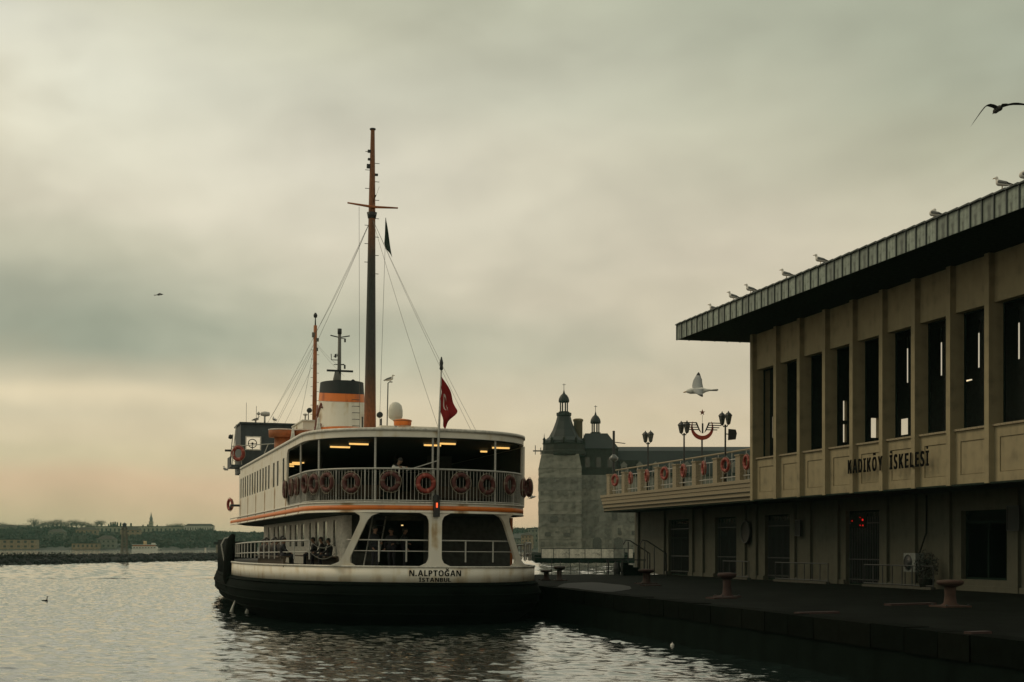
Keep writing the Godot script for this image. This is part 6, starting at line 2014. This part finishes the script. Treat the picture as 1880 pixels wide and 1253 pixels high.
# joints by name -> a figure; cl = colours of legs, torso, arms
func figure(called: String, label: String, J: Dictionary, legs: Color, torso: Color, sleeves: Color, group := "") -> Node3D:
	var o := thing(called, label, "person", Vector3.ZERO, 0.0, group)
	var sk := Color(0.26, 0.15, 0.10)
	var shoe := Color(0.015, 0.014, 0.013)
	var b := []
	var pel: Vector3 = J.pelvis; var ch: Vector3 = J.chest; var nk: Vector3 = J.neck; var hd: Vector3 = J.head
	var side: Vector3 = J.get("side", Vector3.RIGHT)
	b.append([pel - side * 0.07, pel + side * 0.07, 0.125, 0.125, legs])
	b.append([pel + (ch - pel) * 0.1, ch, 0.135, 0.15, torso])
	b.append([ch - side * 0.1, ch + side * 0.1, 0.13, 0.13, torso])
	b.append([ch - side * 0.16 + (nk - ch) * 0.45, ch + side * 0.16 + (nk - ch) * 0.45, 0.065, 0.065, torso])
	b.append([ch + (nk - ch) * 0.6, hd, 0.06, 0.055, sk])
	for s: String in ["l", "r"]:
		var sg := -1.0 if s == "l" else 1.0
		var sh: Vector3 = ch + side * sg * 0.19 + (nk - ch) * 0.35
		var hip: Vector3 = pel + side * sg * 0.09
		b.append([hip, J["knee_" + s], 0.088, 0.06, legs]); b.append([J["knee_" + s], J["foot_" + s], 0.058, 0.042, legs])
		b.append([J["foot_" + s] + Vector3(0, -0.03, 0), J["foot_" + s] + Vector3(0, -0.045, 0) + J.front * 0.15, 0.045, 0.036, shoe])
		b.append([sh, J["elbow_" + s], 0.058, 0.046, sleeves]); b.append([J["elbow_" + s], J["hand_" + s], 0.045, 0.032, sleeves])
	var st := soft()
	skin(st, b, 0.03, 0.05)
	# hands and head on finer grids, in the same surface
	for s: String in ["l", "r"]:
		var d: Vector3 = (J["hand_" + s] - J["elbow_" + s]).normalized()
		var pn: Vector3 = J.get("palm", Vector3.DOWN)
		pn = (pn - d * pn.dot(d)).normalized()
		skin(st, hand_bones(J["hand_" + s] - d * 0.02, d, pn, sk), 0.0075, 0.008)
	var fr: Vector3 = J.get("face", J.front)
	var up := (hd - nk).normalized()
	fr = (fr - up * fr.dot(up)).normalized()
	var sd := up.cross(fr).normalized()
	var c := hd + up * 0.06
	var dark := Color(0.02, 0.015, 0.012)
	skin(st, [[c + up * 0.03 - fr * 0.012, c + up * 0.02 + fr * 0.01, 0.088, 0.085, sk], [c - up * 0.04 + fr * 0.02, c - up * 0.085 + fr * 0.05, 0.062, 0.036, sk], [c + fr * 0.088 + up * 0.005, c + fr * 0.108 - up * 0.03, 0.009, 0.014, sk],
		[c + fr * 0.083 - up * 0.062 - sd * 0.018, c + fr * 0.083 - up * 0.062 + sd * 0.018, 0.007, 0.007, Color(0.2, 0.08, 0.06)],
		[c + sd * 0.085, c + sd * 0.088 - up * 0.035, 0.017, 0.012, sk], [c - sd * 0.085, c - sd * 0.088 - up * 0.035, 0.017, 0.012, sk],
		[c + fr * 0.083 + sd * 0.032, c + fr * 0.085 + sd * 0.032, 0.011, 0.009, dark], [c + fr * 0.083 - sd * 0.032, c + fr * 0.085 - sd * 0.032, 0.011, 0.009, dark]], 0.012, 0.02)
	obj("body", st, skin_mat(), o)
	st = soft()
	skin(st, [[c + up * 0.045 - fr * 0.02, c + up * 0.04 - fr * 0.005, 0.094, 0.09, sk], [c - fr * 0.05 + up * 0.02, c - fr * 0.055 - up * 0.05, 0.075, 0.055, sk]], 0.016, 0.02)
	obj("hair", st, C["hair"], o)
	return o

func ferry_people() -> void:
	var F := Vector3(0, 0, 1)
	var stand := {"pelvis": Vector3(0, 0.93, 0), "chest": Vector3(0, 1.26, 0.0), "neck": Vector3(0, 1.47, 0.01), "head": Vector3(0, 1.54, 0.03), "front": F,
		"knee_l": Vector3(-0.10, 0.5, 0.02), "foot_l": Vector3(-0.11, 0.085, -0.02), "knee_r": Vector3(0.11, 0.5, 0.05), "foot_r": Vector3(0.13, 0.085, 0.02),
		"elbow_l": Vector3(-0.27, 1.08, -0.03), "hand_l": Vector3(-0.24, 0.85, 0.12), "elbow_r": Vector3(0.27, 1.08, -0.03), "hand_r": Vector3(0.16, 1.05, 0.18), "palm": Vector3(0, -0.4, 0.6)}
	var coat := Color(0.018, 0.018, 0.02)
	var jeans := Color(0.02, 0.022, 0.028)
	var p := figure("person", "person in dark coat standing alone on the lower stern deck, left of the dark doorway", stand, jeans, coat, coat)
	var base := p
	p.position = on_ship(Vector3(-2.15, 2.25, -1.7)); p.rotation.y = ship.rotation.y + 0.7
	copy_of(base, on_ship(Vector3(-1.25, 2.25, -2.7)), ship.rotation.y - 0.6, "person in dark coat, left one of the pair standing before the lower bulkhead").scale = Vector3(1.05, 0.97, 1.05)
	copy_of(base, on_ship(Vector3(-0.72, 2.25, -2.7)), ship.rotation.y + 1.4, "person in dark coat, right one of the pair, turned to the stern post").scale = Vector3(1.0, 0.99, 1.0)
	# crewman bending over the upper rail
	var lean := {"pelvis": Vector3(0, 0.96, -0.12), "chest": Vector3(0.0, 1.33, 0.04), "neck": Vector3(0.0, 1.53, 0.15), "head": Vector3(0.0, 1.6, 0.22), "front": F, "face": Vector3(0.1, -0.6, 0.8),
		"knee_l": Vector3(-0.10, 0.5, -0.08), "foot_l": Vector3(-0.11, 0.085, -0.2), "knee_r": Vector3(0.11, 0.5, -0.04), "foot_r": Vector3(0.12, 0.085, -0.14),
		"elbow_l": Vector3(-0.33, 1.36, 0.18), "hand_l": Vector3(-0.2, 1.37, 0.42), "elbow_r": Vector3(0.3, 1.38, 0.2), "hand_r": Vector3(0.16, 1.38, 0.44), "palm": Vector3(0, -1, 0)}
	p = figure("person", "crew member in white shirt and dark waistcoat leaning over the upper stern rail", lean, Color(0.012, 0.012, 0.014), Color(0.016, 0.016, 0.02), Color(0.55, 0.53, 0.48))
	p.position = on_ship(up_at(-1.5, 0.5) + Vector3(0, 4.95, 0)); p.rotation.y = ship.rotation.y + 0.6
	# passengers on the port side benches
	var sit := {"pelvis": Vector3(0, 0.52, 0), "chest": Vector3(0, 0.86, -0.03), "neck": Vector3(0, 1.07, 0.0), "head": Vector3(0, 1.14, 0.02), "front": F,
		"knee_l": Vector3(-0.12, 0.5, 0.42), "foot_l": Vector3(-0.12, 0.085, 0.38), "knee_r": Vector3(0.13, 0.5, 0.42), "foot_r": Vector3(0.14, 0.085, 0.44),
		"elbow_l": Vector3(-0.28, 0.72, 0.08), "hand_l": Vector3(-0.13, 0.63, 0.3), "elbow_r": Vector3(0.28, 0.72, 0.08), "hand_r": Vector3(0.12, 0.63, 0.32), "palm": Vector3(0, -1, 0)}
	var sb := figure("person", "", sit, jeans, coat, coat, "passengers seated along the ferry's port side")
	var brown := figure("person", "", sit, Color(0.03, 0.028, 0.025), Color(0.06, 0.05, 0.04), Color(0.06, 0.05, 0.04), "passengers seated along the ferry's port side")
	var rows := [[-5.42, 5.2, "nearest the chained gap in the rail"], [-5.42, 5.9, "second from the chained gap"], [-3.3, 6.4, "against the cabin wall under the first window"], [-5.42, 7.9, "third along the rail from the chained gap"], [-5.42, 8.6, "fourth along the rail, mid bench"], [-3.3, 8.6, "against the cabin wall under the second window"], [-5.42, 9.4, "fifth along the rail, mid bench"], [-5.42, 11.4, "sixth along the rail, past the bench's middle"], [-3.3, 11.2, "against the cabin wall farther forward"], [-5.42, 12.2, "seventh along the rail"], [-5.42, 13.6, "last along the rail by the black fender post"]]
	var first := [true, true]
	for k in rows.size():
		var q: Array = rows[k]
		var src := sb if k % 3 != 1 else brown
		var i := 0 if src == sb else 1
		var at := on_ship(Vector3(q[0], 2.25, -q[1]))
		var turn: float = ship.rotation.y + (PI / 2 if q[0] < -4.0 else -PI / 2) + 0.3 * sin(k * 2.3)
		var l := "seated passenger in %s clothes, %s" % ["dark" if i == 0 else "brown", q[2]]
		var t: Node3D = src
		if first[i]:
			first[i] = false
			src.position = at; src.rotation.y = turn; src.set_meta("label", l)
		else:
			t = copy_of(src, at, turn, l)
		t.scale = Vector3.ONE * (0.96 + 0.05 * sin(k * 1.7))

# ---------------------------------------------------------------- gulls
func perched(label: String, at: Vector3, turn: float, pose := 0, group := "") -> Node3D:
	var key := "perched_%d" % pose
	if buoys.has(key):
		return copy_of(buoys[key], at, turn, label, group)
	var o := thing("gull", label, "gull", at, turn, group)
	var w := Color(0.60, 0.58, 0.53)
	var g := Color(0.15, 0.155, 0.15)
	var st := soft()
	# faces +x; 0 standing, 1 crouched, 2 head tucked
	var hh: float = [0.30, 0.2, 0.24][pose]
	var bones := [[Vector3(0.08, hh - 0.08, 0), Vector3(-0.10, hh - 0.13, 0), 0.08, 0.062, w], [Vector3(-0.10, hh - 0.13, 0), Vector3(-0.24, hh - 0.18, 0), 0.045, 0.014, w]]
	if pose == 2:
		bones.append([Vector3(0.06, hh - 0.04, 0.0), Vector3(0.02, hh - 0.0, 0.01), 0.062, 0.05, w])
	else:
		bones.append([Vector3(0.11, hh - 0.06, 0), Vector3(0.145, hh + 0.05, 0), 0.045, 0.032, w])
		bones.append([Vector3(0.145, hh + 0.055, 0), Vector3(0.165, hh + 0.055, 0), 0.036, 0.028, w])
	skin(st, bones, 0.013, 0.03)
	obj("body", st, skin_mat(), o)
	for s: float in [-1.0, 1.0]:
		st = soft()
		skin(st, [[Vector3(0.06, hh - 0.06, s * 0.056), Vector3(-0.1, hh - 0.105, s * 0.054), 0.045, 0.036, g], [Vector3(-0.1, hh - 0.105, s * 0.054), Vector3(-0.28, hh - 0.165, s * 0.018), 0.026, 0.008, Color(0.03, 0.03, 0.03)]], 0.013, 0.02)
		obj("wing", st, skin_mat(), o)
		st = flat()
		if pose == 0: tube(st, [Vector3(0.0, hh - 0.15, s * 0.03), Vector3(0.01, 0.01, s * 0.03), Vector3(0.05, 0.004, s * 0.035)], 0.008, 5)
		else: tube(st, [Vector3(0.03, hh - 0.14, s * 0.03), Vector3(0.04, 0.006, s * 0.035)], 0.008, 5)
		obj("leg", st, C["beak"], o)
	if pose != 2:
		st = soft(); tube(st, [Vector3(0.175, hh + 0.055, 0), Vector3(0.225, hh + 0.045, 0), Vector3(0.245, hh + 0.035, 0)], [0.016, 0.011, 0.003], 6); obj("beak", st, C["beak"], o)
		for s: float in [-1.0, 1.0]:
			st = soft(); lathe(st, [Vector2(0.001, -0.006), Vector2(0.006, 0), Vector2(0.001, 0.006)], 6, Vector3(0.17, hh + 0.065, s * 0.026)); obj("eye", st, C["gull_dark"], o)
	buoys[key] = o
	return o

# a gull on the wing; each wing bends at the wrist. l, r: arrays of [forward, up, out] for shoulder, wrist, tip; chord at each
func flying(label: String, at: Vector3, basis: Basis, wl: Array, wr: Array, dark: bool, wide := 1.0, group := "") -> Node3D:
	var o := thing("gull", label, "gull", at, 0.0, group)
	o.basis = basis
	var w := Color(0.05, 0.05, 0.045) if dark else Color(0.58, 0.57, 0.52)
	var st := soft()
	skin(st, [[Vector3(0.14, 0.0, 0), Vector3(-0.06, 0, 0), 0.05, 0.055, w], [Vector3(-0.06, 0, 0), Vector3(-0.20, 0.005, 0), 0.048, 0.02, w], [Vector3(0.14, 0.005, 0), Vector3(0.2, 0.0, 0), 0.04, 0.034, w]], 0.013, 0.03)
	obj("body", st, skin_mat(), o)
	st = soft(); tube(st, [Vector3(0.21, -0.005, 0), Vector3(0.27, -0.015, 0), Vector3(0.285, -0.022, 0)], [0.016, 0.01, 0.003], 6); obj("beak", st, C["beak"] if not dark else C["gull_dark"], o)
	st = flat(); slab(st, PackedVector2Array([Vector2(-0.16, -0.03), Vector2(-0.34, -0.075), Vector2(-0.36, 0.0), Vector2(-0.34, 0.075), Vector2(-0.16, 0.03)]), 0.012, Transform3D(Basis(Vector3(1, 0, 0), Vector3(0, 0, 1), Vector3(0, 1, 0)), Vector3.ZERO)); obj("tail", st, mat("gull_w", Color(0.56, 0.55, 0.5), 0.85) if not dark else C["gull_dark"], o)
	for s: float in [-1.0, 1.0]:
		var q: Array = wl if s < 0 else wr
		st = soft()
		var rows := []
		var pts := [Vector3(0.03, 0.02, 0.03), q[0], q[1], q[2]]
		var ch := [0.17, 0.17, 0.14, 0.01]
		for k in 13:
			var t := k / 12.0 * 3.0
			var i := mini(int(t), 2)
			var a: Vector3 = pts[maxi(i - 1, 0)]; var b: Vector3 = pts[i]; var c: Vector3 = pts[i + 1]; var d: Vector3 = pts[mini(i + 2, 3)]
			var p := b.cubic_interpolate(c, a, d, t - i)
			var chord: float = lerpf(ch[i], ch[i + 1], t - i) * wide
			p.z *= s
			var row := PackedVector3Array()
			for e: Array in [[0.35, 0.0], [0.25, 0.10], [-0.1, 0.085], [-0.65, 0.0], [-0.1, -0.03], [0.25, -0.07]]:
				row.append(p + Vector3(e[0] * chord, e[1] * chord, 0))
			rows.append(row)
		rings(st, rows.slice(0, 11), true)
		obj("wing", st, (mat("gull_mid", Color(0.30, 0.31, 0.30), 0.85) if not dark else C["gull_dark"]), o)
		st = soft(); rings(st, rows.slice(10, 13), true); obj("wing_tip", st, C["gull_dark"], o)
	return o

func gulls() -> void:
	var g := "gulls on the pier building's roof edge"
	for q: Array in [[1.93, -0.06, 1, "crouched gull half hidden on the roof edge, lowest of the row"], [4.38, 0, 0, "gull standing second lowest on the sloping roof edge"], [6.43, 0, 0, "gull standing third from the low end of the roof edge"], [10.31, 0, 0, "gull with stretched neck standing fourth along the roof edge"], [13.63, 0, 0, "gull standing fifth along the roof edge, before the wide gap"], [22.69, 0, 2, "gull with tucked head, a pale ball on the roof edge"], [26.89, 0, 0, "gull standing high on the roof edge below the big flying gull"], [28.2, 0, 2, "tucked gull cut off by the photo's right edge"]]:
		var at := pier.to_global(Vector3(q[0], 13.47 + q[1], 2.92))
		var turn: float = PI * 0.92 + 0.4 * sin(q[0] * 3.0)
		var o := perched(q[3], at, turn, q[2], g)
		o.set_meta("group", g); o.set_meta("label", q[3])
		o.scale = Vector3.ONE * 1.3
	for q: Array in [[Vector3(-3.35, 11.1, -38.1), 0.2, 0, "grey gull standing on the wheelhouse roof by the thin aerial"], [Vector3(-2.2, 11.1, -37.9), 2.2, 0, "gull standing on the wheelhouse roof right of the searchlight"], [Vector3(0.36, 11.09, -12.0), -0.1, 1, "gull crouched on top of the slim light pole by the satellite dome"], [Vector3(-5.35, 7.9, -37), 2.4, 1, "gull resting low at the ferry's far port side, by the rail"]]:
		var at := on_ship(q[0])
		var o := perched(q[3], at, q[1], q[2])
		o.set_meta("label", q[3]); o.remove_meta("group")
		o.scale = Vector3.ONE * 1.1
	# on the wing
	flying("white gull in flight above the crescent emblem, wings beating down", Vector3(3.43, 6.05, -27.0), Basis.from_euler(Vector3(0.1, PI * 0.98, -0.04)), [Vector3(0.05, 0.0, 0.12), Vector3(0.04, -0.07, 0.2), Vector3(-0.04, -0.17, 0.26)], [Vector3(0.04, 0.12, 0.10), Vector3(0.02, 0.24, 0.17), Vector3(-0.03, 0.40, 0.24)], false, 1.15)
	flying("large dark gull gliding at the upper right, arched wings cut by the frame", Vector3(9.93, 12.12, -30.0), Basis.from_euler(Vector3(-0.02, PI * 0.53, 0.0)), [Vector3(0.03, 0.07, 0.14), Vector3(0.02, 0.04, 0.28), Vector3(-0.06, -0.38, 0.62)], [Vector3(0.03, 0.09, 0.2), Vector3(0.02, 0.11, 0.4), Vector3(-0.06, 0.05, 0.75)], true, 1.05)
	flying("tiny dark bird flying far left over the water", Vector3(-24.0, 20.3, -100.0), Basis.from_euler(Vector3(0.5, 0.4, 0.2)), [Vector3(0.06, 0.03, 0.16), Vector3(0.05, -0.02, 0.26), Vector3(-0.1, -0.1, 0.36)], [Vector3(0.06, 0.08, 0.2), Vector3(0.05, 0.1, 0.34), Vector3(-0.1, 0.12, 0.5)], true)
	flying("small pale gull gliding low between ferry and shrouded station", Vector3(1.2, 6.1, -88.0), Basis.from_euler(Vector3(0.1, 0.3, 0.3)), [Vector3(0.06, 0.08, 0.2), Vector3(0.05, 0.1, 0.34), Vector3(-0.1, 0.03, 0.5)], [Vector3(0.06, 0.08, 0.2), Vector3(0.05, 0.1, 0.34), Vector3(-0.1, 0.05, 0.5)], false)
	# birds on the water
	var c := thing("cormorant", "small black cormorant upright on the open water at left", "cormorant", Vector3(-27.0, 0.02, -85.0), 0.6)
	var st := soft(); var k := Color(0.012, 0.012, 0.012)
	c.scale = Vector3.ONE * 0.7
	skin(st, [[Vector3(0.12, 0.02, 0), Vector3(-0.18, 0.0, 0), 0.09, 0.06, k], [Vector3(0.14, 0.08, 0), Vector3(0.17, 0.34, 0), 0.045, 0.03, k], [Vector3(0.17, 0.34, 0), Vector3(0.22, 0.37, 0), 0.035, 0.02, k], [Vector3(-0.18, 0.04, 0), Vector3(-0.32, 0.05, 0), 0.05, 0.015, k]], 0.016, 0.03)
	obj("body", st, skin_mat(), c)
	st = soft(); tube(st, [Vector3(0.22, 0.37, 0), Vector3(0.31, 0.365, 0)], [0.014, 0.004], 6); obj("beak", st, C["beak"], c)
	c = thing("float", "small white float bobbing on the water below the quay", "float", Vector3(5.15, 0.01, -47.2))
	c.scale = Vector3.ONE * 0.75
	st = soft(); lathe(st, [Vector2(0.005, -0.09), Vector2(0.07, -0.06), Vector2(0.09, 0.0), Vector2(0.07, 0.06), Vector2(0.02, 0.085), Vector2(0.015, 0.12)], 14); obj("ball", st, C["gull_white"], c)
	st = soft(); torus(st, 0.03, 0.008, 10, 5); obj("eye_ring", st, C["black_iron"], c).position = Vector3(0, 0.13, 0)
